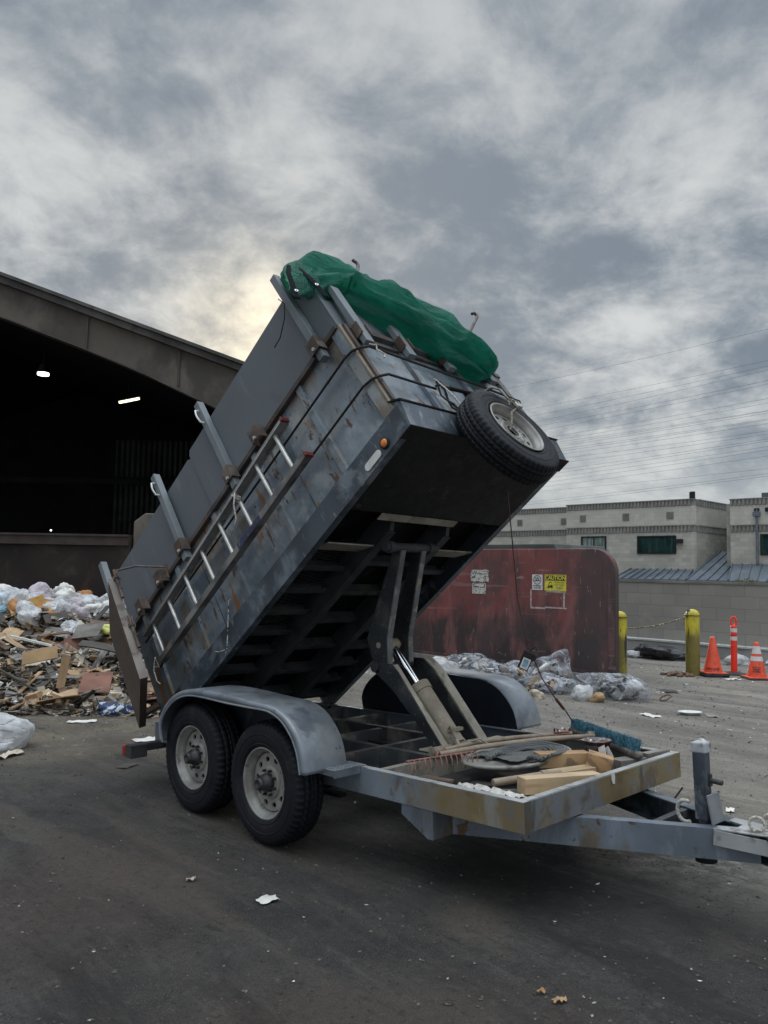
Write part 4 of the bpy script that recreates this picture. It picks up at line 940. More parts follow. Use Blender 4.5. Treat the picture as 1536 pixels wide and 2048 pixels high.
def hub_mb(Wd=.19, off=.055, full=True):
    h = Wd / 2; xd = h - off; mb = MB()
    for k in range(8):
        a = 2 * math.pi * (k + .25) / 8; c, s_ = .078 * math.cos(a), .078 * math.sin(a)
        mb.cyl((xd + .012, c, s_), (xd + .034, c, s_), .0095, 6); mb.cyl((xd + .034, c, s_), (xd + .042, c, s_), .006, 8)
    if full:
        mb.lathe([(xd, .058), (xd + .02, .060), (xd + .05, .056), (xd + .056, .046), (xd + .085, .040), (xd + .10, .036), (xd + .105, .028), (xd + .098, .022), (xd + .098, .0)], 28)
    return mb
def added_disc_mb(Wd=.19):
    mb = MB(); h = Wd / 2; mb.lathe([(h - .085, .186), (h - .086, .0)], 36); return mb  # plain black disc added for the dark behind the rim holes
tyM = tyre_mb(); rimM = rim_mb(); hubM = hub_mb(); bkM = added_disc_mb()
def wheel(F, parent, name='wheel'):
    """F: local +X = outboard side"""
    w_ = build(name, rimM, mRim, F, parent, fixn=False, origin='c')
    build('tyre', tyM, mRubber, F, w_, fixn=False, origin='c'); build('hub', hubM, mHub, F, w_, origin='c', fixn=False)
    build('added_dark_disc', bkM, mBlack, F, w_, origin='c')
    return w_
FTi = FT.inverted()
YR = Matrix.Rotation(-R(46.053), 4, 'Z')      # trailer yaw without tilt
def wheelframe(x, y, side, spin):
    base = Matrix.Translation((.7219, 3.9882, 0)) @ YR @ Matrix.Translation((x, y, .385)) @ Matrix.Rotation(R(-90 if side < 0 else 90), 4, 'Z') @ Matrix.Rotation(spin, 4, 'X')
    return base
hwid = .1125
w1 = wheel(wheelframe(-1.8056, -.2956 + hwid, -1, .3), tr)
for x, side, sp in ((-2.6853, -1, 1.1), (-1.8056, 1, .2), (-2.6853, 1, .9)):
    y = -.2956 + hwid if side < 0 else WT + .2956 - hwid
    o = copy_tree(w1, tr); Fw_ = wheelframe(x, y, side, sp); o.matrix_local = FTi @ Fw_; W_[o.name] = Fw_

# --- fenders
prof = [(-3.04, .585), (-3.065, .70), (-3.02, .80), (-2.92, .893), (-2.80, .955), (-2.66, .989), (-2.5, 1.0), (-2.3, 1.0), (-2.05, .988), (-1.83, .974), (-1.66, .965), (-1.57, .945), (-1.49, .91), (-1.42, .855), (-1.365, .79), (-1.325, .71), (-1.30, .60)]
def smoothp(pr, n=4):
    out = []
    for i in range(len(pr) - 1):
        p0, p1, p2, p3 = [Vector((*pr[max(0, min(len(pr) - 1, i + k))], 0)) for k in (-1, 0, 1, 2)]
        for k in range(n):
            t = k / n; out.append(tuple((.5 * ((2 * p1) + (p2 - p0) * t + (2 * p0 - 5 * p1 + 4 * p2 - p3) * t * t + (3 * p1 - p0 - 3 * p2 + p3) * t ** 3))[:2]))
    out.append(pr[-1]); return out
SP = smoothp(prof)
def fender(yo, yi, lab=None):
    m = MB(); s = 1 if yi > yo else -1; n = len(SP); th = .005
    cols = []
    # cross-section from outboard lip to inboard edge
    cx = (-2.25, .55)
    for (x, z) in SP:
        d = Vector((cx[0] - x, 0, cx[1] - z)); 
        dn = d.normalized()
        row = [Vector((x, yo, z)) + dn * .050, Vector((x, yo, z)) + dn * .016, Vector((x, yo + s * .006, z)) + dn * .005, Vector((x, yo + s * .020, z)), Vector((x, yi, z))]
        cols.append(row)
    vs = [p for r_ in cols for p in r_]; k = 5
    m.add(vs, [(i * k + j, i * k + j + 1, (i + 1) * k + j + 1, (i + 1) * k + j) for i in range(n - 1) for j in range(k - 1)], True)
    o = build('fender', m, mFender, FT, tr)
    sm_ = o.modifiers.new('thick', 'SOLIDIFY'); sm_.thickness = .004; sm_.offset = 0
    m = MB(); m.tube([Vector((x, yo + s * .001, z)) + (Vector((cx[0] - x, 0, cx[1] - z)).normalized() * .052) for x, z in SP], .0075, 8); build('rolled_lip', m, mFender, FT, o)
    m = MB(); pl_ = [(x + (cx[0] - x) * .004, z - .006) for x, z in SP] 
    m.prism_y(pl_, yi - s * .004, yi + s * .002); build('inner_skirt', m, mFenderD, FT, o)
    return o
fender(-.345, -.022)
fender(WT + .345, WT + .022)

# --- tail light bar
m = MB(); m.box(-3.70, -.155, .41, -3.62, .30, .47); m.box(-3.672, -.30, .375, -3.57, -.16, .475)
tlo = build('rear_bumper', m, mUnderRib, FT, tr, bevel=.004)
m = MB(); m.box(-3.72, -.306, .385, -3.6725, -.165, .468); build('tail_light', m, mRed, FT, tlo, bevel=.01)

# --- scissor hoist
def plate_arm(poly, y0, y1, flange, name, flat=.075, side=1):
    m = MB(); m.prism_y(poly, y0, y1); o = build(name, m, mArm, FT, tr, bevel=.002)
    f = MB()
    for a, b in flange:
        a_, b_ = Vector((a[0], (y0 + y1) / 2 + side * flat / 2, a[1])), Vector((b[0], (y0 + y1) / 2 + side * flat / 2, b[1]))
        f.bar(a_, b_, flat, .008, Vector((0, 1, 0)).cross(b_ - a_).normalized() * -1 if False else (0, 1, 0)) if False else None
        d = (b_ - a_).normalized(); nrm = Vector((-d.z, 0, d.x))
        w2 = Vector((0, flat / 2, 0)); h2 = nrm * .005
        vs = [a_ - w2 - h2, a_ + w2 - h2, a_ + w2 + h2, a_ - w2 + h2, b_ - w2 - h2, b_ + w2 - h2, b_ + w2 + h2, b_ - w2 + h2]
        f.add(vs, [(0, 1, 2, 3), (7, 6, 5, 4), (0, 4, 5, 1), (1, 5, 6, 2), (2, 6, 7, 3), (3, 7, 4, 0)])
    build('flange', f, mArmF, FT, o)
    return o
lowL = [(-1.739, 1.114), (-1.70, 1.165), (-1.54, 1.165), (-1.475, 1.11), (-1.047, .62), (-1.104, .59), (-1.324, .80), (-1.53, .985)]
plate_arm(lowL, .606, .618, [((-1.535, 1.155), (-1.045, .62))], 'lower_lift_arm', .052, 1)
lowR = [(-1.77, 1.14), (-1.74, 1.18), (-1.58, 1.18), (-1.47, 1.10), (-1.03, .60), (-1.12, .57), (-1.36, .78), (-1.70, 1.04)]
plate_arm(lowR, .965, .977, [((-1.575, 1.185), (-1.465, 1.105)), ((-1.465, 1.105), (-1.025, .605))], 'lower_lift_arm', .085, 1)
upA = [(-1.527, 1.975), (-1.579, 1.85), (-1.686, 1.618), (-1.812, 1.33), (-1.74, 1.14), (-1.68, 1.10), (-1.60, 1.15), (-1.604, 1.337), (-1.455, 1.95)]
def upper_arm(y0, s):
    m = MB(); m.prism_y(upA, y0, y0 + .010); o = build('upper_lift_arm', m, mArm, FT, tr, bevel=.002)
    m = MB()
    for a, b in (((-1.45, 1.955), (-1.60, 1.337)), ((-1.60, 1.337), (-1.597, 1.16))):
        m.bar((a[0], y0 + s * .022, a[1]), (b[0], y0 + s * .022, b[1]), .044, .012, (1, 0, .2)) 
    build('flange', m, M('grey_arm_edge', (.13, .14, .145), .6, .2, .25, 6, spots=[((.28, .25, .2), 9, .56, .7)]) if 'grey_arm_edge' not in bpy.data.materials else bpy.data.materials['grey_arm_edge'], FT, o)
upper_arm(.630, 1); upper_arm(.84, 1)
m = MB(); m.tube([(-1.48, .50, 1.975), (-1.48, 1.02, 1.975)], .033, 16); m.tube([(-1.48, .53, 1.975), (-1.48, .57, 1.975)], .043, 16); m.tube([(-1.48, .93, 1.975), (-1.48, .97, 1.975)], .043, 16)
build('hoist_crossbar', m, mUnderRib, FT, tr)
m = MB(); m.tube([(-1.695, .59, 1.135), (-1.695, 1.0, 1.135)], .026, 14); m.tube([(-1.695, .585, 1.135), (-1.695, .605, 1.135)], .036, 14); build('hoist_pivot_pin', m, mUnderRib, FT, tr)
m = MB(); m.tube([(-1.09, .52, .632), (-1.09, 1.06, .632)], .034, 14); build('hoist_base_shaft', m, mCyl, FT, tr)
cyA, cyB, cyR = Vector((-1.10, .765, .64)), Vector((-1.434, .765, 1.007)), Vector((-1.69, .765, 1.285))
m = MB(); m.tube([cyA, cyA.lerp(cyB, .92)], .072, 28); m.tube([cyA.lerp(cyB, .88), cyB], .080, 28); m.tube([cyA - Vector((0, .055, 0)), cyA + Vector((0, .055, 0))], .055, 16)
m.tube([cyA.lerp(cyB, .18) + Vector((.05, -.05, .05)), cyA.lerp(cyB, .18) + Vector((.09, -.08, .08)), cyA + Vector((.12, -.09, .0)), cyA + Vector((.16, -.1, -.1))], .012, 8)
m.box(cyA.x - .02, .70, cyA.z + .10, cyA.x + .02, .82, cyA.z + .12)
hc = build('hydraulic_cylinder', m, mCyl, FT, tr)
m = MB(); m.tube([cyB, cyR], .026, 20); build('piston_rod', m, mChrome, FT, hc)
m = MB(); m.tube([cyR - Vector((0, .04, 0)), cyR + Vector((0, .04, 0))], .045, 16); m.tube([cyR + Vector((0, -.14, 0)), cyR + Vector((0, .12, 0))], .022, 12); build('rod_eye', m, mCyl, FT, hc)
m = MB(); m.tube([(-1.13, .84, .60), (-1.3, .95, .55), (-1.6, 1.0, .52), (-2.2, .95, .52)], .014, 8); m.tube([(-2.05, .40, .60), (-2.08, .40, .52), (-2.02, .42, .50), (-1.98, .41, .55)], .006, 6); build('hydraulic_hose', m, mBlack, FT, tr)
m = MB(); m.tube([(-.93, 1.66, .612), (-.93, 1.66, .66), (-.90, 1.66, .66), (-.90, 1.66, .612)], .006, 6); build('tie_ring', m, mUnderRib, FT, tr)

# ================================================================== DUMP BED (part of the trailer)
U0, U1 = -.06, 3.36
m = MB()      # bed: floor and far side in one shell
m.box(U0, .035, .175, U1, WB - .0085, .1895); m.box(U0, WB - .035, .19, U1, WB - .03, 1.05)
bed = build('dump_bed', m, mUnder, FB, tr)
def pb(name, m, mat, bevel=0, parent=None, **k): return build(name, m, mat, FB, parent or bed, bevel=bevel, **k)
m = MB(); m.box(U0, .030, .19, U1 - .01, .035, 1.02); pb('side_panel', m, mSteel)
m = MB()
m.box(U0, .0, .003, 3.40, .008, .188); m.box(U0, .0081, .18, 3.38, .034, .188); m.box(U0, .0081, .003, 3.38, .06, .011)
pb('bottom_rail', m, mRail, .002)
m = MB(); m.box(U0, WB - .008, .003, 3.40, WB, .188); m.box(U0, WB - .06, .003, 3.38, WB - .0081, .011); pb('bottom_rail', m, mRail, .002)
# front sill (wraps across)
m = MB(); m.prism_y([(3.362, .245), (3.385, .245), (3.44, .19), (3.408, .012), (3.40, .004), (3.362, .004)], .009, WB - .009); pb('front_sill', m, mRail, .002)
m = MB(); m.prism_y([(3.362, .25), (3.362, .262), (3.452, .20), (3.445, .19)], -.004, WB + .004); m.box(3.30, -.004, -.006, 3.415, WB + .004, .0025); pb('sill_cap', m, mUnder, .001)
# top rail, ribs
m = MB(); m.box(U0, -.012, 1.015, U1 - .01, .036, 1.052); pb('top_rail', m, mTopRail, .003)
m = MB(); m.box(U0, WB - .036, 1.015, U1, WB + .012, 1.052); pb('top_rail', m, mTopRail, .003)
for u in (.15, .80, 1.46, 2.12, 2.78):
    m = MB(); m.prism_z([(u, .0295), (u + .008, .004), (u + .062, .004), (u + .07, .0295)], .19, 1.0145); pb('side_rib', m, mSteel, .002)
for u in (1.12, 2.44):
    m = MB(); m.box(u, .026, .19, u + .006, .0295, 1.014); pb('panel_seam', m, mRail)
for u, s_ in ((.55, .3), (1.9, .8), (2.5, .5)): pass
m = MB(); m.box(3.352, .002, .19, 3.374, .07, 1.04); pb('corner_post', m, mCorner, .002)
m = MB(); m.box(3.275, .002, .19, 3.3515, .0295, 1.014); pb('corner_stiffener', m, mSteel, .002)
m = MB(); m.box(3.3745, .030, .262, 3.394, .062, 1.035); pb('corner_bead', m, mTopRail, .003)
m = MB(); m.box(3.3505, .0705, .19, 3.362, WB - .002, 1.035); pb('front_panel', m, mSteel)
for v in (.50, 1.08, 1.66):
    m = MB(); m.box(3.3625, v, .262, 3.392, v + .06, 1.03); pb('front_rib', m, mFrame if v < 1.6 else mTopRail, .003)
m = MB(); m.box(3.3625, .0705, .985, 3.40, WB, 1.034); m.box(3.3625, .0705, .90, 3.385, WB, .915); pb('front_top_rail', m, mTopRail, .003)
m = MB(); m.box(U0, .035, 1.0, U0 + .05, WB - .035, 1.05) if False else m.box(U0, .04, .19, U0 + .05, .09, 1.04); m.box(U0, WB - .09, .19, U0 + .05, WB - .04, 1.04); pb('rear_post', m, mRail)
# plywood extensions
m = MB(); m.prism_y([(1.545, 1.055), (3.345, 1.055), (3.345, 1.66), (1.56, 1.66), (1.535, 1.625)], -.006, .012); pb('extension_board', m, mPly)
m = MB(); m.prism_y([(-.04, 1.055), (1.56, 1.055), (1.542, 1.628), (1.50, 1.618), (1.48, 1.638), (-.04, 1.64)], .0125, .030); pb('extension_board', m, mPly)
m = MB(); m.box(0, WB - .03, 1.055, 3.345, WB - .012, 1.65); pb('extension_board', m, mPly)
m = MB(); m.box(3.346, .0, 1.04, 3.364, WB, 1.655); pb('front_extension_board', m, mPly)
def stake(u, top=1.83, bot=.90, v=-.07):
    m = MB(); m.box(u, v, bot, u + .06, v + .06, top); o = pb('stake', m, mStake, .004); return o
for u in (3.135, 1.885, 1.045, -.13):
    if u < 0: o = stake(u, 1.83, 1.1)
    else: o = stake(u)
    if u in (1.885, 1.045):
        m = MB(); q = [(u + .03, -.072, 1.60), (u + .03, -.105, 1.605), (u + .03, -.115, 1.655), (u + .03, -.115, 1.685), (u + .03, -.105, 1.735), (u + .03, -.072, 1.74)]
        m.tube(q, .008, 8); build('grab_handle', m, M('white_handle', (.6, .62, .6), .4, .1, .1, 20) if 'white_handle' not in bpy.data.materials else bpy.data.materials['white_handle'], FB, o)
for u in (3.165, 2.338, 1.918, 1.077, .677, .30):
    m = MB()
    u0, u1 = u - .055, u + .050
    m.box(u0, -.090, .965, u1, -.082, 1.085); m.box(u0, -.0819, .965, u0 + .006, -.012, 1.085); m.box(u1 - .006, -.0819, .965, u1, -.012, 1.085); m.box(u0 + .0061, -.0819, .965, u1 - .0061, -.076, .968) if False else None
    o = pb('stake_pocket', m, mPocket, .003)
    m = MB(); m.cyl((u, -.091, .985), (u, -.105, .985), .012, 8); m.tube([(u, -.103, .985), (u + .006, -.108, .975), (u - .004, -.108, .968)], .003, 5); build('bolt', m, mCord, FB, o)
    if u in (2.338, .677, .30):
        pass
for v in (.085, .50, .94, 1.44):
    m = MB(); m.box(3.4005, v, .81, 3.445, v + .075, 1.20 - v * .12 if v > .2 else 1.42); o = pb('front_stake', m, mStake, .004)
    m = MB(); m.box(3.388, v - .012, .88, 3.3995, v + .087, .99); m.box(3.388, v - .012, .88, 3.46, v - .002, .99); m.box(3.388, v + .077, .88, 3.46, v + .087, .99); build('stake_clip', m, mPocket, FB, o)
# marker light and reflector on the bottom rail
m = MB(); m.lathe([(0, .040), (.012, .038), (.014, .028)], 24); m.xf(Matrix.Translation((3.19, 0, .068)) @ Matrix.Rotation(R(-90), 4, 'Z')); o = pb('marker_light', m, mBlack)
m = MB(); m.lathe([(.010, .030), (.018, .024), (.022, .012), (.023, 0)], 24); m.xf(Matrix.Translation((3.19, 0, .068)) @ Matrix.Rotation(R(-90), 4, 'Z')); build('amber_lens', m, mAmber, FB, o)
m = MB(); q = [(3.05 + .055 * (1 if math.cos(R(a)) >= 0 else -1) * 1 + .028 * math.cos(R(a)), .052 + .028 * math.sin(R(a))) for a in range(0, 360, 15)]
m.prism_y([(x, z + .003) for x, z in q], -.008, -.0005); pb('white_reflector', m, mWhite, .002)
# underside
m = MB(); m.box(2.66, .061, .004, 3.299, WB - .061, .010); m.prism_y([(2.66, .01), (2.62, .10), (2.62, .17), (2.64, .17), (2.64, .10), (2.668, .0101)], .07, WB - .07); pb('front_skid_plate', m, mUnder)
m = MB(); m.box(2.58, .30, .0015, 2.66, 1.0, .0035) if False else m.box(2.60, .35, -.004, 2.66, 1.15, .003); pb('skid_plate_edge', m, mArmF)
for v in (.555, 1.16):
    m = MB(); m.prism_y([(-.0, .002), (2.50, .002), (2.56, .06), (2.56, .17), (-.0, .17)], v, v + .04); m.box(0, v - .02, -.006, 2.49, v + .06, .0015); pb('long_beam', m, mUnderRib if v < 1 else mUnderRib, .002)
for v0, v1 in ((.10, .535), (1.22, WB - .1)):
    m = MB(); m.prism_y([(2.325, .004), (2.17, .085), (2.17, .092), (2.33, .012)], v0, v1); pb('mesh_guard_plate', m, mArmF)  # pale material carries the light on this forward-facing slope
    m = MB(); m.box(.1, v0 - .015, .06, 2.17, v0 - .003, .17); pb('guard_edge', m, mUnderRib)
    for k in range(8):
        u = .12 + k * .262; m = MB(); m.box(u, v0, .075, u + .006, v1, .17); m.box(u + .0061, v0, .075, u + .055, v1, .082); pb('floor_rib', m, mUnderRib)
for k in range(6):
    u = .25 + k * .36; m = MB(); m.box(u, .600, .06, u + .006, 1.155, .17); m.box(u + .0061, .600, .06, u + .05, 1.155, .067); pb('centre_rib', m, mUnderRib)
m = MB()      # expanded mesh under the outer bays
for v0, v1 in ((.10, .535),):
    u = 1.2
    while u < 2.15:
        m.bar((u, v0, .145), (u + .1, v1, .145), .004, .003); m.bar((u + .1, v0, .1485), (u, v1, .1485), .004, .003); u += .035
pb('expanded_mesh', m, mUnderRib)
# hinge at the rear
m = MB()
for v in (.10, WB - .18): m.box(-.12, v, -.06, .10, v + .06, .002)
m.tube([(-.02, .05, -.03), (-.02, WB - .05, -.03)], .025, 12); pb('rear_hinge', m, mUnderRib)
# barn-door tailgate swung open against the near side
gh0, gh1 = Vector((-.19, -.125, 0)), Vector((.555, -.445, 0))
dd = (gh1 - gh0).normalized(); nn = Vector((dd.y, -dd.x, 0))
m = MB(); t0 = .055
prf = [(0, .15), (.0, 1.10), (.81, 1.10), (.81, .15)]
def gp(a, z, off): p = gh0 + dd * a + nn * off; return (p.x, p.y, z)
m.add([gp(0, .15, 0), gp(.81, .15, 0), gp(.81, 1.10, 0), gp(0, 1.10, 0), gp(.012, .15, .004), gp(.81, .15, .002), gp(.81, 1.10, .002), gp(.012, 1.10, .004)], [(0, 1, 2, 3)])
m = MB(); vs = []
for off in (0, -t0):
    for a, z in ((0, .15), (.81, .15), (.81, 1.10), (0, 1.10), (-.02, .62)): vs.append(gp(a, z, off))
m.add(vs, [(0, 1, 2, 3, 4), (9, 8, 7, 6, 5), (0, 5, 6, 1), (2, 7, 8, 3), (3, 8, 9, 4), (4, 9, 5, 0)])
gate = pb('tailgate_door', m, mGate)
m = MB(); m.add([gp(.8105, .148, .004), gp(.8105, 1.102, .004), gp(.8105, 1.102, -t0 - .004), gp(.8105, .148, -t0 - .004), gp(.82, .148, .004), gp(.82, 1.102, .004), gp(.82, 1.102, -t0 - .004), gp(.82, .148, -t0 - .004)],
                [(0, 1, 2, 3), (7, 6, 5, 4), (0, 4, 5, 1), (1, 5, 6, 2), (2, 6, 7, 3), (3, 7, 4, 0)]); build('door_edge', m, mGateEdge, FB, gate)
m = MB()
for z0, z1 in ((.98, 1.16), (.50, .70)):
    a = gp(.84, z0 - .1, -.06); b = gp(.84, z1, -.06); m.tube([a, b], .014, 10); m.box(a[0] - .02, a[1] - .02, (z0 + z1) / 2, a[0] + .02, a[1] + .02, (z0 + z1) / 2 + .03)
    q = [Vector(gp(.86, z1 - .02, -.07)) + Vector((.0 + .015 * math.sin(k), .012 * math.cos(k * 2), -.03 * k)) for k in range(7)]; m.tube(q, .006, 6)
build('latch_pin', m, mPocket, FB, gate)
m = MB(); m.tube([gp(.84, 1.15, -.06), (.62, -.20, 1.20), (.83, -.08, 1.02)], .008, 6); m.tube([(.83, -.08, 1.05), (.80, -.07, .93)], .012, 6); build('stay_rod', m, mTopRail, FB, gate)
m = MB()
for z in (.25, .95): m.bar((-.17, -.10, z), (-.03, .02, z), .05, .04)
build('gate_hinge', m, mPocket, FB, gate)

# ================================================================== THINGS CARRIED BY THE TRAILER
# ladder
ld = empty('ladder', FB @ Matrix.Translation((.35, -.12, .4)), 'short aluminium ladder with dark rails strapped along the side of the raised trailer bed', 'ladder')
m = MB(); m.bar((.30, -.115, .722), (2.66, -.115, .812), .066, .024); m.bar((.30, -.0795, .722), (2.66, -.0795, .812), .004, .06); build('rail', m, mLadder, FB, ld, bevel=.002)
m = MB(); m.bar((.40, -.115, .392), (2.70, -.115, .432), .066, .024); m.bar((.40, -.1505, .392), (2.70, -.1505, .432), .004, .05); build('rail', m, mLadderD, FB, ld, bevel=.002)
for u, w0, w1 in ((.455, .728, .393), (.757, .739, .399), (1.06, .751, .404), (1.355, .762, .409), (1.655, .774, .414), (1.95, .785, .420), (2.25, .796, .425), (2.53, .807, .430)):
    m = MB(); m.tube([(u, -.115, w0 - .012), (u + .012, -.115, w1 + .012)], .0165, 12); build('rung', m, mAlu, FB, ld)
for (ua, wa, ub, wb_) in ((.30, .7095, 2.66, .7995), (.40, .3795, 2.70, .4195)):
    m = MB(); m.bar((ua, -.1475, wa), (ub, -.1475, wb_), .0035, .006); build('rail_edge', m, mAlu, FB, ld)
for p in ((2.66, .812), (2.70, .432)):
    m = MB(); m.box(p[0] + .0005, -.152, p[1] - .018, p[0] + .022, -.078, p[1] + .018); build('end_cap', m, mEndCap, FB, ld, bevel=.005)
m = MB(); m.bar((1.78, -.1535, .4165), (2.10, -.1535, .4215), .0015, .044); build('decal', m, mBlueDecal, FB, ld)
# lashing cords of the ladder
def cordthing(name, pts, r, mat, lab, cat='cord', group=None, F=FB):
    m = MB(); m.tube(pts, r, 6); return build(name, m, mat, F, label=lab, cat=cat, group=group)
m = MB(); 
m.tube([(1.93, -.06, .80), (1.95, -.16, .77), (1.97, -.14, .70), (1.95, -.09, .735), (1.98, -.155, .76), (1.93, -.165, .69), (1.90, -.17, .58), (1.86, -.17, .56)], .0065, 6)
m.tube([(1.99, -.13, .72), (1.955, -.15, .755), (1.92, -.13, .74), (1.95, -.10, .70), (1.99, -.13, .72)], .006, 6)
build('cord', m, mCord, FB, label='pale knotted cord tying the upper ladder rung to the bed', cat='cord')
cordthing('cord', [(.40, -.16, .44), (.385, -.19, .36), (.42, -.17, .33), (.44, -.19, .40), (.38, -.20, .33), (.36, -.19, .24), (.39, -.19, .20)], .006, mCord, 'pale cord knotted at the bottom end of the ladder')
m = MB(); m.tube([(1.34, -.02, .30), (1.32, -.03, .29), (1.20, -.03, .14), (1.10, -.03, .02)], .004, 6); m.tube([(1.10, -.03, .02), (1.085, -.035, -.01), (1.07, -.03, .0), (1.08, -.025, .025), (1.0, -.03, .06), (.95, -.02, .10)], .003, 6)
build('tether', m, M('black_white_cord', (.04, .04, .04), .8, 0, .2, 30, spots=[((.55, .55, .52), 30, .50, .54, (1, 1, 1))]), FB, label='short black and white tether dangling from the lower ladder rail', cat='cord')
# ropes around the bed
cordthing('rope', [(.12, -.015, .778), (1.2, -.020, .772), (2.28, -.022, .768), (3.28, -.015, .775), (3.36, -.014, .76), (3.405, .01, .745), (3.42, .10, .775), (3.42, .585, .745), (3.42, 1.2, .71), (3.41, 1.72, .675), (3.36, 1.80, .68)], .0095, mRope, 'upper black rope wrapped around the side and front of the raised bed', 'rope')
cordthing('rope', [(.2, -.015, .470), (1.3, -.018, .478), (2.71, -.022, .487), (3.28, -.015, .49), (3.37, -.012, .468), (3.41, .01, .455), (3.425, .10, .485), (3.42, .56, .480)], .0095, mRope, 'lower black rope wrapped around the side and front of the raised bed', 'rope')
cordthing('cord', [(3.43, .10, .785), (3.45, .13, .76), (3.44, .16, .79), (3.44, .13, .73), (3.45, .17, .68), (3.44, .15, .65)], .006, mCord, 'frayed white cord end tied to the upper rope at the bed corner')
m = MB(); m.tube([(3.45, .60, .478), (3.47, .93, .468)], .014, 8); m.tube([(3.475, .64, .455), (3.49, .90, .445)], .010, 8); m.box(3.44, .83, .44, 3.475, .90, .49); m.tube([(3.44, .54, .48), (3.46, .60, .49), (3.45, .66, .46)], .008, 6)
build('load_binder', m, mBlack, FB, label='black load binder bar hooked between rope and spare wheel', cat='strap')
m = MB()
for k, (o1, o2, mt) in enumerate(((0, 0, 1), (.02, .03, 1), (-.02, .05, 1))):
    q = [Vector((3.45 + .02 * math.sin(j * 1.3 + k), .555 + j * .004 + o1 + (j * .001), .50 - j * .055 + .008 * math.cos(j * 2 + k))) for j in range(10)]; m.tube(q, .007, 6)
build('strap', m, mRope, FB, label='bundle of dark bungee straps hanging beside the spare wheel', cat='strap')
cordthing('cord', [(3.46, .545, .53), (3.48, .56, .42), (3.50, .555, .30), (3.50, .56, .16), (3.49, .565, .04), (3.48, .58, -.05)], .007, mCord, 'pale cord hanging down beside the black straps and spare wheel')

# spare wheel
sw_c = Vector((3.535, .785, -.070))
sw = empty('spare_wheel', FB @ Matrix.Translation(sw_c), 'chunky spare wheel with grey drilled rim hung on the front of the raised bed', 'spare wheel')
Fsw = FB @ Matrix.Translation(sw_c) @ Matrix.Rotation(.35, 4, 'X')
build('tyre', tyre_mb(.380, .188), mRubber, Fsw, sw, fixn=False, origin='c'); so_ = build('rim', rimM, mRimS, Fsw, sw, fixn=False, origin='c'); build('added_rim_dark_disc', bkM, mBlack, Fsw, so_, origin='c')
m = MB(); m.lathe([(.056, .092), (.056, .06), (.03, .055)], 28); build('hub_bore', m, mRimS, Fsw, so_, origin='c')
SPC = sw_c
m = MB()
m.tube([SPC + Vector(p) for p in ((.02, .05, .42), (.10, .07, .40), (.135, .075, .34), (.14, .06, .25), (.13, .04, .18))], .006, 6)
m.tube([SPC + Vector(p) for p in ((.02, .03, .42), (.10, .05, .40), (.135, .055, .34), (.14, .055, .25), (.14, .08, .19), (.13, .09, .16), (.12, .02, .12), (.08, .0, .05), (.05, -.02, .01))], .008, 6)
m.tube([SPC + Vector(p) for p in ((.14, .05, .24), (.16, .10, .20), (.15, .14, .17), (.13, .10, .15), (.15, .05, .2))], .008, 6)
build('cord', m, M('tan_strap', (.22, .2, .16), .85, 0, .3, 60), FB, label='tan cord and strap threaded through the spare wheel rim', cat='cord')
m = MB(); m.box(SPC.x + .125, SPC.y + .085, SPC.z + .155, SPC.x + .16, SPC.y + .14, SPC.z + .215); pdk = build('padlock', m, mAlu, FB, bevel=.006, label='pale padlock on the strap across the spare wheel rim', cat='padlock')
m = MB(); q = [SPC + Vector((.142, .112 + .02 * math.cos(R(a)), .215 + .03 * math.sin(R(a)))) for a in range(0, 181, 20)]; m.tube(q, .005, 6); build('shackle', m, mChrome, FB, pdk)
m = MB(); m.box(3.40, 1.50, .075, 3.425, 1.535, .13); m.tube([(3.41, 1.44, .10), (3.41, 1.60, .10)], .006, 6)
build('tap_handle', m, mBrass, FB, label='small brass clip poking out behind the spare wheel', cat='clip')

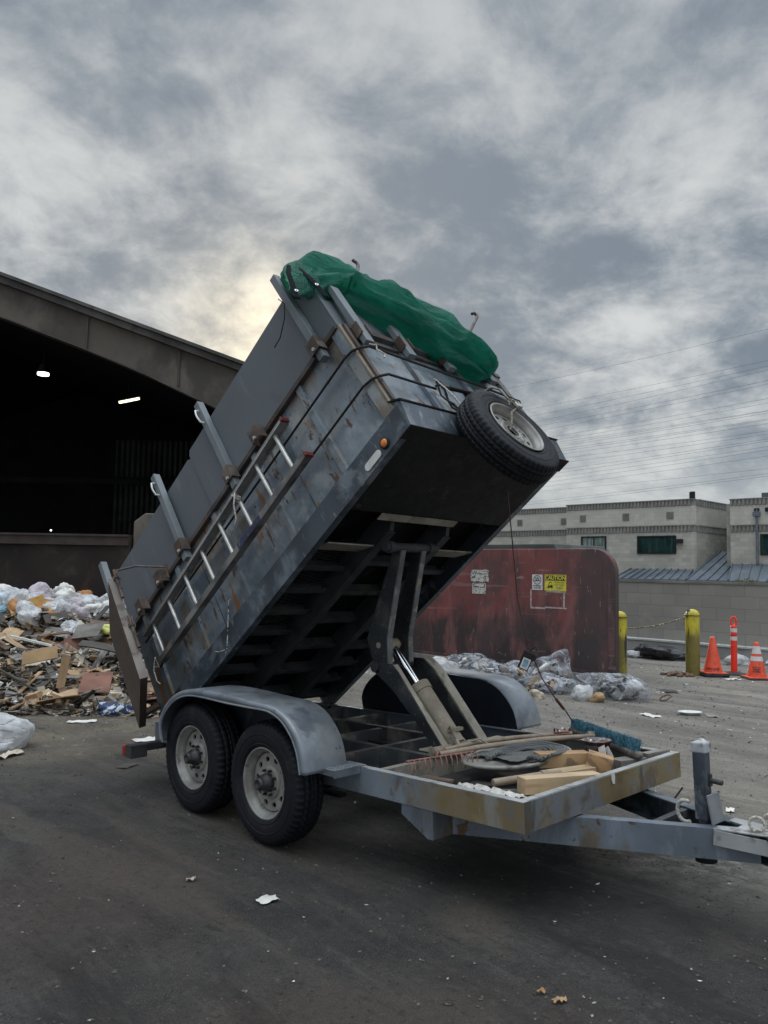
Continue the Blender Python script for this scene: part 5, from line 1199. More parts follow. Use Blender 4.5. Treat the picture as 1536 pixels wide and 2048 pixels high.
# tarp
def tarp():
    C_ = [((3.37, -.08, 1.44), .13, .07), ((3.36, .02, 1.56), .20, .11), ((3.37, .20, 1.64), .25, .14), ((3.40, .38, 1.58), .22, .15), ((3.44, .46, 1.47), .20, .13), ((3.47, .60, 1.36), .235, .16), ((3.47, .78, 1.27), .24, .16), ((3.48, .95, 1.18), .24, .16),
          ((3.48, 1.10, 1.07), .23, .155), ((3.49, 1.18, .98), .20, .15), ((3.50, 1.26, .88), .17, .13), ((3.50, 1.31, .80), .12, .09), ((3.50, 1.325, .77), .03, .02)]
    pts = []; 
    n = len(C_); SUB = 6
    for i in range(n - 1):
        g0, g1, g2, g3 = [C_[max(0, min(n - 1, i + k))] for k in (-1, 0, 1, 2)]
        for k in range(SUB):
            t = k / SUB
            def cr(a, b, c, d): return .5 * (2 * b + (c - a) * t + (2 * a - 5 * b + 4 * c - d) * t * t + (3 * b - a - 3 * c + d) * t ** 3)
            pts.append((Vector([cr(g0[0][q], g1[0][q], g2[0][q], g3[0][q]) for q in range(3)]), cr(g0[1], g1[1], g2[1], g3[1]), cr(g0[2], g1[2], g2[2], g3[2])))
    pts.append((Vector(C_[-1][0]), C_[-1][1], C_[-1][2]))
    m = MB(); K = 56; vs = []
    for i, (c, ra, rb) in enumerate(pts):
        d = (pts[min(i + 1, len(pts) - 1)][0] - pts[max(i - 1, 0)][0]).normalized(); U = Vector((1, 0, 0)); X = (U - d * U.dot(d)).normalized(); Yv = d.cross(X)
        for k in range(K):
            a = 2 * math.pi * k / K
            p = c + X * math.cos(a) * rb + Yv * math.sin(a) * ra
            s_ = i / len(pts) * 2.6
            fold = noise.noise(Vector((math.cos(a) * 1.6, math.sin(a) * 1.6, s_ * 1.1))) * .06 - (abs(noise.noise(Vector((math.cos(a) * 1.5 + 5, math.sin(a) * 1.5, s_ * 1.6 + a * .6)))) - .2) * .13
            fold -= (abs(noise.noise(Vector((math.cos(a) * 3.2, math.sin(a) * 3.2, s_ * 2.6)))) - .2) * .055
            # thin raised crest along the top edge like loose fabric
            crest = max(0, math.cos(a - 1.9)) ** 6 * .0
            p += (X * math.cos(a) + Yv * math.sin(a)) * (fold * min(1, ra / .1) + crest)
            vs.append(p)
    nn_ = len(pts)
    m.add(vs, [(i * K + k, i * K + (k + 1) % K, (i + 1) * K + (k + 1) % K, (i + 1) * K + k) for i in range(nn_ - 1) for k in range(K)], True)
    return m, pts
tm, tp = tarp()
to = build('tarp', tm, mTarp, FB, label='green mesh tarp bundled over the top front edge of the raised bed', cat='tarp')
m = MB()      # loose flap hanging over the near corner and a raised fold of fabric
def sheet(grid, mat, name, parent, wob=.02, sub=8):
    r_, c_ = len(grid), len(grid[0]); R_, C2 = (r_ - 1) * sub + 1, (c_ - 1) * sub + 1; vs = []
    for i in range(R_):
        for j in range(C2):
            a, b = i / sub, j / sub; i0, j0 = min(int(a), r_ - 2), min(int(b), c_ - 2); fa, fb = a - i0, b - j0
            p = Vector(grid[i0][j0]).lerp(Vector(grid[i0][j0 + 1]), fb).lerp(Vector(grid[i0 + 1][j0]).lerp(Vector(grid[i0 + 1][j0 + 1]), fb), fa)
            p += Vector((noise.noise(p * 5), noise.noise(p * 5 + Vector((7, 0, 0))), noise.noise(p * 5 + Vector((0, 7, 0))))) * wob
            vs.append(p)
    mm = MB(); mm.add(vs, [(i * C2 + j, i * C2 + j + 1, (i + 1) * C2 + j + 1, (i + 1) * C2 + j) for i in range(R_ - 1) for j in range(C2 - 1)], True)
    o = build(name, mm, mat, FB, parent); s_ = o.modifiers.new('s', 'SOLIDIFY'); s_.thickness = .003; return o
mTarpL = tarp_mat(.42)
sheet([[(3.45, -.277, 1.47), (3.46, -.262, 1.40), (3.42, -.10, 1.60)], [(3.46, -.352, 1.327), (3.50, -.26, 1.27), (3.50, -.10, 1.44)], [(3.46, -.42, 1.02), (3.49, -.30, 1.10), (3.50, -.15, 1.22)]], mTarpL, 'corner_flap', to, .02)
sheet([[(3.47, .72, 1.46), (3.47, .92, 1.36), (3.47, 1.16, 1.20)], [(3.46, .86, 1.58), (3.45, 1.02, 1.54), (3.46, 1.20, 1.38)], [(3.46, .98, 1.66), (3.47, 1.12, 1.66), (3.46, 1.23, 1.54)]], mTarpL, 'loose_fold', to, .03)
mHem = M('black_tarp_hem', (.006, .007, .008), .9, 0, .2, 20, spec=.1)
sheet([[(3.46, -.29, 1.46), (3.465, -.365, 1.32), (3.465, -.455, .99)], [(3.465, -.265, 1.45), (3.475, -.335, 1.31), (3.475, -.405, .99)]], mHem, 'hem', to, .006)
sheet([[(3.505, -.27, 1.37), (3.52, -.255, 1.18), (3.52, -.215, 1.05)], [(3.505, -.24, 1.37), (3.525, -.20, 1.19), (3.525, -.165, 1.06)]], mHem, 'hem', to, .006)
for p in ((3.478, -.40, 1.08), (3.528, -.226, 1.16)):
    m = MB(); m.lathe([(0, .012), (.004, .012), (.004, .007), (0, .007)], 16, close=True); m.xf(Matrix.Translation(Vector(p)) @ Matrix.Rotation(R(-20), 4, 'Z')); build('eyelet', m, mChrome, FB, to)
# rods sticking up behind the tarp
def hookrod(pts, lab):
    m = MB(); m.tube(pts, .014, 8); o = build('hooked_rod', m, mTopRail, FB, label=lab, cat='rod'); return o
hookrod([(3.42, 1.40, 1.20), (3.42, 1.724, 1.523), (3.42, 2.19, 1.96), (3.42, 2.222, 2.0), (3.42, 2.20, 2.03), (3.42, 2.14, 1.99)], 'bent brown rod standing up at the far end of the green tarp')
hookrod([(3.42, .45, 1.62), (3.42, .640, 1.90), (3.42, .715, 2.02), (3.42, .725, 2.06), (3.42, .69, 2.09)], 'short hooked rod poking up through the middle of the green tarp')

# thin bent wire at the corner stake
cordthing('wire', [(3.12, -.075, 1.62), (3.16, -.10, 1.50), (3.10, -.11, 1.40), (2.98, -.10, 1.34), (2.88, -.08, 1.36)], .004, mBlack, 'thin black wire curling from the corner stake under the tarp', 'wire')

# ---- cord with pendant remote
ps = [(.857, 5.80, 2.40), (.90, 5.80, 2.05), (.93, 5.80, 1.70), (.99, 5.80, 1.42), (1.055, 5.80, 1.31), (1.16, 5.84, 1.05), (1.30, 5.90, .83), (1.40, 5.93, .66)]
def wpt(px, py, Y):      # precomputed world points along the hanging cord
    return None
m = MB(); m.tube([(.880, 5.6, 2.330), (.920, 5.6, 1.95), (.958, 5.6, 1.56), (1.02, 5.6, 1.29)], .0045, 6)
m.tube([(1.02, 5.6, 1.29), (1.035, 5.6, 1.24), (1.05, 5.6, 1.20), (1.14, 5.62, 1.00), (1.24, 5.66, .86), (1.33, 5.72, .76), (1.40, 5.80, .67)], .0045, 6)
m.tube([(1.02, 5.6, 1.285), (1.035, 5.6, 1.275), (1.045, 5.6, 1.25), (1.03, 5.6, 1.215), (1.015, 5.6, 1.25), (1.02, 5.6, 1.285)], .004, 6)
m.tube([(1.245, 5.66, .855), (1.31, 5.70, .78)], .011, 8)
build('control_cable', m, M('dark_red_cable', (.08, .03, .03), .6, 0, .3, 30), FW, label='dark red control cable hanging from the raised bed to the deck', cat='cable')
Frm = Matrix.Translation((1.015, 5.58, 1.13)) @ Matrix.Rotation(R(22), 4, 'Y') @ Matrix.Rotation(R(-18), 4, 'Z')
m = MB(); m.box(-.037, -.02, -.065, .037, .02, .065)
rc = build('hoist_remote', m, mBlack, Frm, bevel=.006, label='black hand remote with pale blue label hanging on the cable before the red wall', cat='remote control')
m = MB(); m.box(-.020, -.0225, -.058, .034, -.0205, .018); build('label', m, mWhite, Frm, rc)
m = MB(); m.box(-.010, -.0245, -.045, .024, -.0227, .010); build('label_print', m, M('pale_blue_print', (.18, .32, .40), .6, 0, .3, 40), Frm, rc)
m = MB(); m.tube([(.0, 0, .064), (.01, 0, .10), (.03, 0, .115), (.045, 0, .09)], .006, 6); m.tube([(.03, -.01, .06), (.055, -.01, .05), (.05, -.01, .02)], .012, 6); build('strain_relief', m, mBlack, Frm, rc)

# ---- tools and lumber on the front tray
# broom (upside down, blue bristles up)
br_ = empty('push_broom', FT @ Matrix.Translation((-.5, 1.7, .62)), 'wooden push broom with blue bristles facing up across the tray corner', 'broom')
bA, bB = Vector((-.91, 1.85, .628)), Vector((-.10, 1.36, .625)); bd = (bB - bA).normalized(); bs = Vector((-bd.y, bd.x, 0))
m = MB(); m.bar(bA, bB, .058, .045); build('head', m, mBroomW, FT, br_, bevel=.015)
rnd = random.Random(3); m = MB(); L_ = (bB - bA).length
for k in range(1500):
    f = rnd.uniform(.02, .98); p = bA + bd * L_ * f + bs * rnd.uniform(-.022, .022) + Vector((0, 0, .018)); t_ = Vector((rnd.gauss(0, .010), rnd.gauss(0, .010), .062 + rnd.uniform(-.009, .009))) + bs * .018
    q = bs.cross(t_).normalized() * .0022; q2 = bs * .0022
    m.add([p - q, p + q, p + t_ + q, p + t_ - q], [(0, 1, 2, 3)]); m.add([p - q2, p + q2, p + t_ + q2, p + t_ - q2], [(0, 1, 2, 3)])
build('bristles', m, mBristle, FT, br_, fixn=False)
m = MB(); m.tube([(-.58, 1.62, .655), (-.72, 1.22, .67), (-.86, .70, .672), (-.90, .38, .67)], .0165, 10); m.tube([(-.585, 1.70, .66), (-.62, 1.60, .665)], .018, 10); build('handle', m, mHandle, FT, br_)
# garden rake, head at left
rk = empty('garden_rake', FT @ Matrix.Translation((-.8, .6, .66)), 'garden rake with curved rusty pink tines lying across the tray', 'rake')
m = MB(); m.tube([(-.80, 1.68, .64), (-.95, 1.20, .655), (-1.0, .85, .665), (-.965, .50, .67)], .0150, 10); build('handle', m, mHandle, FT, rk)
m = MB(); a, b = Vector((-.95, .14, .655)), Vector((-.78, .56, .675)); m.tube([a, b], .008, 8)
for k in range(14):
    p = a.lerp(b, k / 13); m.tube([p, p + Vector((.028, -.008, .006)), p + Vector((.045, -.014, -.02)), p + Vector((.045, -.015, -.05))], .0042, 6)
m.tube([(-.965, .50, .67), (-.9, .36, .68), (-.88, .33, .665)], .010, 8)
build('head', m, mRake, FT, rk)
# second handle along front corner (tool handle)
m = MB(); m.tube([(-.45, .33, .58), (-.30, .62, .60), (-.26, .72, .60)], [.022, .020, .018], 10); m.tube([(-.31, .60, .60), (-.30, .63, .602)], .025, 10)
build('tool_handle', m, mHandle, FT, label='short thick tool handle lying beside the pale lumber in the tray', cat='handle')
# folded canvas and round tray lid
m = MB(); n_ = 40; vs = [(-.62, .95, .628)]; ring = []
for rr_, zz_ in ((.20, .622), (.33, .616), (.36, .628), (.375, .618), (.36, .605)):
    for k in range(n_): 
        a = 2 * math.pi * k / n_; vs.append((-.70 + rr_ * .72 * math.cos(a) * 1.0, .90 + rr_ * 1.25 * math.sin(a), zz_ + .004 * math.sin(3 * a)))
fs = [(0, 1 + k, 1 + (k + 1) % n_) for k in range(n_)]
for r_ in range(4):
    for k in range(n_): fs.append((1 + r_ * n_ + k, 1 + r_ * n_ + (k + 1) % n_, 1 + (r_ + 1) * n_ + (k + 1) % n_, 1 + (r_ + 1) * n_ + k))
m.add(vs, fs, True); build('oval_tray', m, mTray, FT, label='dusty grey oval tray lying under the rake and broom handles', cat='tray')
rnd = random.Random(11); m = MB()
for k in range(9):
    rr_ = .11 + k * .014; q = []
    for j in range(15):
        a = R(-40 + j * 18) + k * .08; q.append((-.60 + rr_ * .9 * math.cos(a) + .01 * rnd.random(), .86 + rr_ * 1.5 * math.sin(a), .640 + .010 * math.sin(j * .8 + k) + k * .002))
    m.tube(q, .010, 6)
vs = []; 
for i in range(14):
    for j in range(14):
        x, y = -.86 + .34 * i / 13, .62 + .50 * j / 13; vs.append((x, y, .636 + .028 * abs(noise.noise(Vector((x * 7, y * 6, 1)))) + .012 * noise.noise(Vector((x * 20, y * 20, 3)))))
m.add(vs, [(i * 14 + j, i * 14 + j + 1, (i + 1) * 14 + j + 1, (i + 1) * 14 + j) for i in range(13) for j in range(13)], True)
build('canvas_hose', m, mTarpG, FT, label='rumpled dark grey canvas hose heaped on the oval tray', cat='hose')
# roll/tin lid
m = MB(); m.lathe([(0, .0), (0, .082), (.018, .088), (.02, .095), (.026, .095), (.028, .086), (.022, .08), (.022, .04), (.028, .038), (.028, .028), (.024, .024), (.024, .0)], 36); m.xf(Matrix.Translation((-.40, 1.36, .660)) @ Matrix.Rotation(R(-90), 4, 'Y'))
m.merge(MB().lathe([(0, .078), (.11, .078)], 32), Matrix.Translation((-.40, 1.36, .552)) @ Matrix.Rotation(R(-90), 4, 'Y'))
build('paint_tin', m, M('dirty_tin_lid', (.16, .155, .15), .4, .5, .3, 14, spots=[((.12, .03, .035), 9, .55, .62), ((.32, .31, .3), 9, .6, .68)]), FT, label='round tin with a ringed dirty lid between broom and lumber', cat='tin')
m = MB(); m.bar((-.335, 1.30, .66), (-.30, 1.27, .59), .05, .003, (0, 1, 0)); m.bar((-.31, 1.32, .655), (-.27, 1.31, .60), .03, .003, (0, 1, 0)); build('paper_scrap', m, mPaper, FT, label='torn white paper scrap against the ringed tin', cat='paper')
def block(c, L, W2, H, rz, mat, lab, tilt=0, name='lumber_block', cat='lumber'):
    F = FT @ Matrix.Translation(c) @ Matrix.Rotation(rz, 4, 'Z') @ Matrix.Rotation(tilt, 4, 'Y')
    m = MB(); m.box(-L / 2, -W2 / 2, 0, L / 2, W2 / 2, H); return build(name, m, mat, F, bevel=.002, label=lab, cat=cat)
block((-.185, .60, .535), .50, .095, .085, R(66), mPine, 'long pale lumber offcut lying along the front rail of the tray', .03)
block((-.28, .86, .54), .30, .10, .06, R(72), mPine, 'pale lumber offcut tucked behind the longest offcut')
block((-.42, .98, .575), .34, .10, .085, R(58), mPineO, 'sawn orange tan block lying behind the tin in the tray', .03)
block((-.23, 1.07, .55), .15, .12, .11, R(30), mPineO, 'short orange cube block leaning between lumber and tin', .25)
block((-.20, .37, .487), .62, .13, .035, R(80), mPine, 'flat pale board lying lowest in the near tray corner')
block((-.42, .40, .49), .55, .16, .03, R(40), mWoodG, 'grey flat board on the floor of the tray')
block((-.16, 1.42, .50), .34, .10, .10, R(72), mWoodG, 'dark weathered timber under the broom head')
block((-.10, 1.56, .575), .22, .06, .05, R(80), mWoodG, 'small grey timber in the far tray corner')
block((-.66, .085, .600), .20, .06, .016, R(8), mWoodB, 'thin reddish wood slat resting on the near tray rail')
block((-.62, .30, .50), .40, .14, .03, R(95), mWoodD, 'dark thin board in the shadow of the tray')
block((-.06, 1.05, .49), .5, .07, .06, R(88), mTan, 'tan batten lying inside the front rail')
# crumpled cloth along near corner
m = MB(); q = []
for i in range(30):
    for j in range(7):
        f = i / 29; x = -.52 + .42 * f; y = .075 + j * .018; q.append((x + .01 * math.sin(i * 1.7), y + .008 * math.sin(i * .9 + j), .588 + .022 * noise.noise(Vector((i * .35, j * .6, 2))) + .02 * abs(math.sin(i * .8 + j)) * (1 - j / 8)))
m.add(q, [(i * 7 + j, i * 7 + j + 1, (i + 1) * 7 + j + 1, (i + 1) * 7 + j) for i in range(29) for j in range(6)], True)
o = build('white_cloth', m, M('soiled_white_cloth', (.55, .52, .47), .9, 0, .15, 20), FT, label='crumpled soiled white cloth along the near tray corner', cat='cloth'); o.modifiers.new('s', 'SOLIDIFY').thickness = .003
cordthing('cord', [(-.93, 1.42, .63), (-.90, 1.50, .65), (-.86, 1.58, .64), (-.80, 1.66, .65), (-.78, 1.62, .66), (-.84, 1.52, .66)], .006, mRed, 'bright red cord lying by the broom handle', 'cord', F=FT)
cordthing('bent_wire', [(-1.02, .72, .62), (-.99, .78, .68), (-.97, .86, .69), (-.90, .90, .64)], .006, mArmF, 'thin bent wire sticking up from the canvas in the tray', 'wire', F=FT)
m = MB(); m.box(.0005, .838, .575, .003, .872, .612); m.add([(.004, .835, .60), (.004, .875, .60), (.005, .868, .555), (.005, .842, .56)], [(0, 1, 2, 3)]); build('paper_tag', m, mPaper, FT, label='small torn white tag stuck on the front rail', cat='tag')

# ================================================================== RUBBISH HEAP
def sst(a, b, x): t = max(0, min(1, (x - a) / (b - a))); return t * t * (3 - 2 * t)
def H(x, y):
    h = sst(9.3, 14.2, y) * .93 * (1.12 - .22 * sst(-6.5, -4.2, x)) * (1 - sst(-3.2, -1.6, x) * .9) * (1 - sst(15.0, 16.2, y) * .3)
    h *= sst(9.1, 9.7, y + .25 * math.sin(x * 2.1))
    return h + .16 * noise.noise(Vector((x * 1.3, y * 1.3, 0))) * sst(9.5, 10.5, y) + .05 * noise.noise(Vector((x * 4, y * 4, 5))) * sst(9.3, 10.0, y)
m = MB(); NX, NY = 110, 90; vs = []
for j in range(NY):
    for i in range(NX):
        x = -11 + 9.6 * i / (NX - 1); y = 9.0 + 6.95 * j / (NY - 1); vs.append((x, y, max(-.05, H(x, y)) - .03))
m.add(vs, [(j * NX + i, j * NX + i + 1, (j + 1) * NX + i + 1, (j + 1) * NX + i) for j in range(NY - 1) for i in range(NX - 1)], True)
rnd = random.Random(21)
for k in range(3600):       # splinters, slats and crumbs too small to count
    y = 9.2 + 4.6 * rnd.random(); x = rnd.uniform(-.56 * y, -.24 * y); z = max(0, H(x, y)) + rnd.uniform(-.01, .04)
    if rnd.random() < .75: L, w2, h2 = rnd.uniform(.05, .42), rnd.uniform(.02, .10), rnd.uniform(.006, .02)
    else: L = rnd.uniform(.02, .07); w2 = L * .8; h2 = L * .6
    d = Vector((rnd.gauss(0, 1), rnd.gauss(0, .6), rnd.gauss(0, .28))).normalized() * L / 2; p = Vector((x, y, z)); m.bar(p - d, p + d, w2, h2)
build('rubbish_heap', m, mHeap, FW, origin=None, kind='stuff', fixn=False)

mPiece = [M('reddish_scrap_board', (.17, .07, .045), .7, 0, .2, 3, bump=(50, .2, .003)), M('stained_veneer', (.25, .16, .09), .6, 0, .25, 3, spots=[((.08, .05, .035), 6, .5, .62, (.3, 2, 2), .8)])]
pm_ = MB()
for k in range(520):
    y = 9.5 + 5.0 * rnd.random(); x = rnd.uniform(-.56 * y, -.24 * y)
    if rnd.random() > .25 + .15 * (y - 9.5): continue
    p = Vector((x, y, max(0, H(x, y)) + rnd.uniform(.03, .14))); a = Vector((rnd.gauss(0, 1), rnd.gauss(0, 1), rnd.gauss(0, .6))).normalized() * rnd.uniform(.02, .09); b = a.orthogonal().normalized() * rnd.uniform(.02, .07); c_ = (a + b).cross(a).normalized() * .02
    pm_.add([p - a, p - b + c_, p + a, p + b - c_, p + c_], [(0, 1, 4), (1, 2, 4), (2, 3, 4), (3, 0, 4)])
build('heap_paper_scraps', pm_, mPaper, FW, origin=None, kind='stuff', fixn=False)
woods = mPiece + [mTan, mWoodB, mWoodB, mWoodG, mWoodG, mWoodD, mWoodD, mWoodD, mCard, mCream, mTan, mWoodG]
def piece_mesh(L, W2, T, bend=0):
    m = MB()
    n = 6; vs = []
    for i in range(n + 1):
        f = i / n - .5; z = bend * (.25 - f * f)
        for a, b in ((-1, -1), (1, -1), (1, 1), (-1, 1)): vs.append((f * L + (.02 * L * rnd.uniform(-1, 1) if i in (0, n) else 0), a * W2 / 2, z + b * T / 2))
    fs = [(0, 1, 2, 3), tuple(4 * n + k for k in (3, 2, 1, 0))]
    for i in range(n):
        for k in range(4): k2 = (k + 1) % 4; fs.append((4 * i + k, 4 * i + k2, 4 * i + 4 + k2, 4 * i + 4 + k))
    m.add(vs, fs); me = bpy.data.meshes.new('scrap'); me.from_pydata(m.v, [], m.f); me.update(); return me
kinds = []
for sh in (('plank', 1.1, .13, .022, 0), ('plank', .8, .09, .02, .03), ('plank', 1.4, .10, .02, 0), ('plank', .55, .14, .022, 0),
           ('wood_block', .24, .12, .09, 0), ('wood_block', .16, .10, .10, 0), ('wood_block', .32, .09, .06, 0), ('board', .62, .42, .012, .04), ('board', .85, .5, .012, .09), ('board', .42, .34, .014, 0)):
    for mt in range(3):
        me = piece_mesh(*sh[1:]); kinds.append((sh[0], me))
LAB = {'plank': ('loose splintered plank lying in the rubbish heap', 'plank', 'planks in the rubbish heap'), 'wood_block': ('small sawn wood block lying in the rubbish heap', 'wood block', 'wood blocks in the rubbish heap'),
       'board': ('thin broken board sheet lying in the rubbish heap', 'board', 'broken boards in the rubbish heap')}
for k in range(288):
    t = rnd.random(); y = 9.35 + 3.5 * t; x = rnd.uniform(-.55 * y, -.26 * y)
    nm, me0 = rnd.choice(kinds)
    if y < 9.9 and nm != 'wood_block' and rnd.random() < .6: nm, me0 = rnd.choice(kinds[12:21])
    mt = rnd.choice(woods) if nm != 'wood_block' else rnd.choice([mTan, mPine, mCard, mCream, mWoodG])
    key = me0.name + mt.name; me = bpy.data.meshes.get(key)
    if me is None: me = me0.copy(); me.name = key; me.materials.append(mt)
    me = bpy.data.meshes[key] if key in bpy.data.meshes else me
    o = link(nm, me); h = max(0, H(x, y))
    e_ = .10
    nrm = Vector((-(H(x + e_, y) - H(x - e_, y)) / (2 * e_), -(H(x, y + e_) - H(x, y - e_)) / (2 * e_), 1)).normalized()
    q = nrm.to_track_quat('Z', 'X') @ Matrix.Rotation(rnd.uniform(0, 6.28), 3, 'Z').to_quaternion() @ Matrix.Rotation(rnd.gauss(0, .22 if nm != 'wood_block' else .4), 3, 'Y').to_quaternion() @ Matrix.Rotation(rnd.gauss(0, .22), 3, 'X').to_quaternion()
    s_ = rnd.uniform(.42, .82)
    o.location = (x, y, h + rnd.uniform(.015, .13)); o.rotation_mode = 'QUATERNION'; o.rotation_quaternion = q; o.scale = (s_, s_, s_)
    l_ = LAB[nm]; tag(o, l_[0], l_[1], l_[2])
def special(nm, L, W2, T, mt, loc, rot, lab, cat, bend=0):
    me = piece_mesh(L, W2, T, bend); me.materials.append(mt); o = link(nm, me); o.location = loc; o.rotation_euler = rot; tag(o, lab, cat); return o
special('upright_block', .42, .16, .10, mTan, (-4.05, 10.15, .38), (0, R(-82), R(20)), 'tan block standing upright at the front of the rubbish heap', 'wood block')
special('tan_board', .44, .18, .02, mCard, (-4.55, 10.6, .52), (R(60), R(-12), R(12)), 'tan board standing on edge left of the upright block', 'board')
special('grey_panel', .50, .26, .016, mWoodG, (-4.45, 12.0, .74), (R(50), R(-8), R(-20)), 'grey cabinet panel standing on edge below the white bags', 'panel')
special('dark_board', .70, .22, .02, mWoodD, (-3.95, 11.3, .55), (R(14), R(12), R(8)), 'long dark broken board right of centre in the heap', 'board', .1)
special('long_strip', 2.0, .025, .02, mWoodD, (-4.9, 10.1, .42), (0, R(24), R(-12)), 'long thin dark strip slanting down the front of the heap', 'strip')
special('white_frame_strip', .75, .035, .03, mWhite, (-5.0, 11.3, .64), (0, R(8), R(-18)), 'white painted frame strip lying across the brown wood', 'strip')
def crate(loc, rot, s, mat, nm, lab, cat):
    m = MB(); a, b, c, t = s[0] / 2, s[1] / 2, s[2], .012
    m.box(-a, -b, 0, a, b, t); m.box(-a, -b, t, -a + t, b, c); m.box(a - t, -b, t, a, b, c); m.box(-a + t, -b, t, a - t, -b + t, c); m.box(-a + t, b - t, t, a - t, b, c)
    m.add([(-a, -b, c), (a, -b, c), (a, -b - .5 * b, c + .04), (-a, -b - .5 * b, c + .04)], [(0, 1, 2, 3)]); m.add([(-a, b, c), (a, b, c), (a, b + .6 * b, c + .10), (-a, b + .6 * b, c + .10)], [(0, 1, 2, 3)])
    F = Matrix.Translation(loc) @ Matrix.Rotation(rot[2], 4, 'Z') @ Matrix.Rotation(rot[1], 4, 'Y') @ Matrix.Rotation(rot[0], 4, 'X'); return build(nm, m, mat, F, label=lab, cat=cat, fixn=False)
crate((-5.65, 13.1, .80), (R(30), R(-20), R(30)), (.34, .28, .22), M('ochre_cardboard', (.50, .30, .09), .8, 0, .12, 6), 'cardboard_box', 'open ochre cardboard box tipped on top of the heap', 'box')
crate((-5.35, 12.5, .60), (R(8), R(14), R(-15)), (.45, .30, .18), mCard, 'cardboard_box', 'brown cardboard box half buried below the ochre box', 'box')
crate((-3.95, 12.9, .84), (R(20), R(10), R(-10)), (.6, .14, .05), M('green_carton', (.02, .16, .07), .6, 0, .2, 12), 'green_carton', 'flat dark green carton lying among the white bags', 'carton')

def crumple(seed, rx, ry, rz, sub=4, amp=.22, peak=None, flat=-.45):
    bm = bmesh.new(); bmesh.ops.create_icosphere(bm, subdivisions=sub, radius=1)
    so = Vector((seed * 3.1, seed * 1.7, seed * .9))
    for v in bm.verts:
        d = v.co.normalized(); w_ = Vector((noise.noise(d * 1.3 + so), noise.noise(d * 1.3 + so * 2), noise.noise(d * 1.3 - so))) * .9
        n1 = noise.noise(d * 1.1 + so) * 1.6; n2 = 1 - abs(noise.noise(Vector((d.x * 1.6, d.y * 3.0, d.z * 2.0)) + w_ + so * 2)) * 3.2; n3 = 1 - abs(noise.noise(d * 5 + w_ * 2 + so * 3)) * 3
        r_ = 1 + amp * n1 + amp * .30 * max(-.8, n2) + amp * .13 * max(-.8, n3)
        p = d * r_
        if peak is not None:
            k = max(0, d.dot(Vector(peak).normalized())) ** 14; p += Vector(peak) * k
        if p.z < flat: p.z = flat + (p.z - flat) * .08
        v.co = Vector((p.x * rx, p.y * ry, (p.z - flat) * rz))
    vs = [v.co.copy() for v in bm.verts]; fs = [[v.index for v in f.verts] for f in bm.faces]; bm.free()
    m = MB(); m.add(vs, fs, True); return m
bagM = [(crumple(k, .26, .20, .20, 4, .32), k) for k in range(7)]
rnd = random.Random(99)
bagmats = [mWBag, mWBag, mWBag2, mWBag, mPBag, mWBag, mWBag, mOBag, mWBag, mPaper]
first = {}
for k in range(120):
    y = rnd.uniform(12.1, 14.8); x = rnd.uniform(-.54 * y, -.26 * y); 
    if y < 12.6 and x < -.40 * y: y += 1.0
    mb_, kk = rnd.choice(bagM); mt = rnd.choice(bagmats); key = (kk, mt.name)
    if key not in first:
        me = bpy.data.meshes.new('bag'); me.from_pydata(mb_.v, [], mb_.f); me.polygons.foreach_set('use_smooth', [True] * len(mb_.f)); me.materials.append(mt); first[key] = me
    o = link('plastic_bag', first[key]); o.location = (x, y, max(0, H(x, y)) + rnd.uniform(-.03, .09)); o.rotation_euler = (rnd.gauss(0, .3), rnd.gauss(0, .3), rnd.uniform(0, 6.28)); s_ = rnd.uniform(.35, .95); o.scale = (s_, s_, s_ * rnd.uniform(.8, 1.2))
    tag(o, 'crumpled pale plastic bag lying on the back of the rubbish heap', 'plastic bag', 'pale plastic bags on the rubbish heap')
def bag(nm, seed, loc, r, rz, mat, lab, cat, amp=.3, peak=None, sub=4, flat=-.45, contents=False):
    F = Matrix.Translation(loc) @ Matrix.Rotation(rz, 4, 'Z')
    if not contents: return build(nm, crumple(seed, *r, sub, amp, peak, flat), mat, F, label=lab, cat=cat)
    e = empty(nm, F, lab, cat, 'clear rubbish bags along the red wall')
    build('film', crumple(seed, *r, 5, amp * 1.3, peak, flat), mat, F, e)
    rn = random.Random(seed)
    for nm2, mt2, cnt in (('dark_rubbish', mDarkC, 9), ('white_rubbish', mPaper, 8), ('brown_rubbish', mCard, 5), ('grey_rubbish', mWoodG, 7)):
        m = MB()
        for k in range(cnt):
            P_ = Matrix.Translation((rn.uniform(-.55, .55) * r[0], rn.uniform(-.62, .45) * r[1], rn.uniform(.12, .95) * r[2])) @ Matrix.Rotation(rn.uniform(0, 3), 4, Vector((rn.random(), rn.random(), rn.random() + .1)).normalized())
            if rn.random() < .5: b = crumple(seed * 7 + k, *(r[0] * rn.uniform(.16, .34), r[1] * rn.uniform(.18, .36), r[2] * rn.uniform(.15, .4)), 2, .4)
            else: b = MB(); a_, c_, d_ = rn.uniform(.05, .13), rn.uniform(.04, .09), rn.uniform(.004, .03); b.box(-a_, -c_, -d_, a_, c_, d_)
            m.merge(b, P_)
        build(nm2, m, mt2, F, e, fixn=False)
    return e
bag('red_bag', 31, (-4.35, 14.4, 1.0), (.42, .24, .22), .4, mRBag, 'crumpled bright red bag on top of the rubbish heap', 'bag', .35)
bag('purple_bag', 37, (-3.9, 12.1, .68), (.16, .14, .12), .4, M('magenta_striped_film', (.22, .04, .16), .5, 0, .2, 12, spots=[((.7, .6, .66), 14, .5, .53, (.2, .2, 3))]), 'small magenta and white striped bag at the right of the heap', 'bag', .3)
bag('yellow_bag', 38, (-4.2, 12.15, .68), (.12, .11, .10), .4, M('lime_film', (.55, .58, .16), .5, 0, .15, 12), 'small lime yellow ball of packaging beside the striped bag', 'bag', .2)
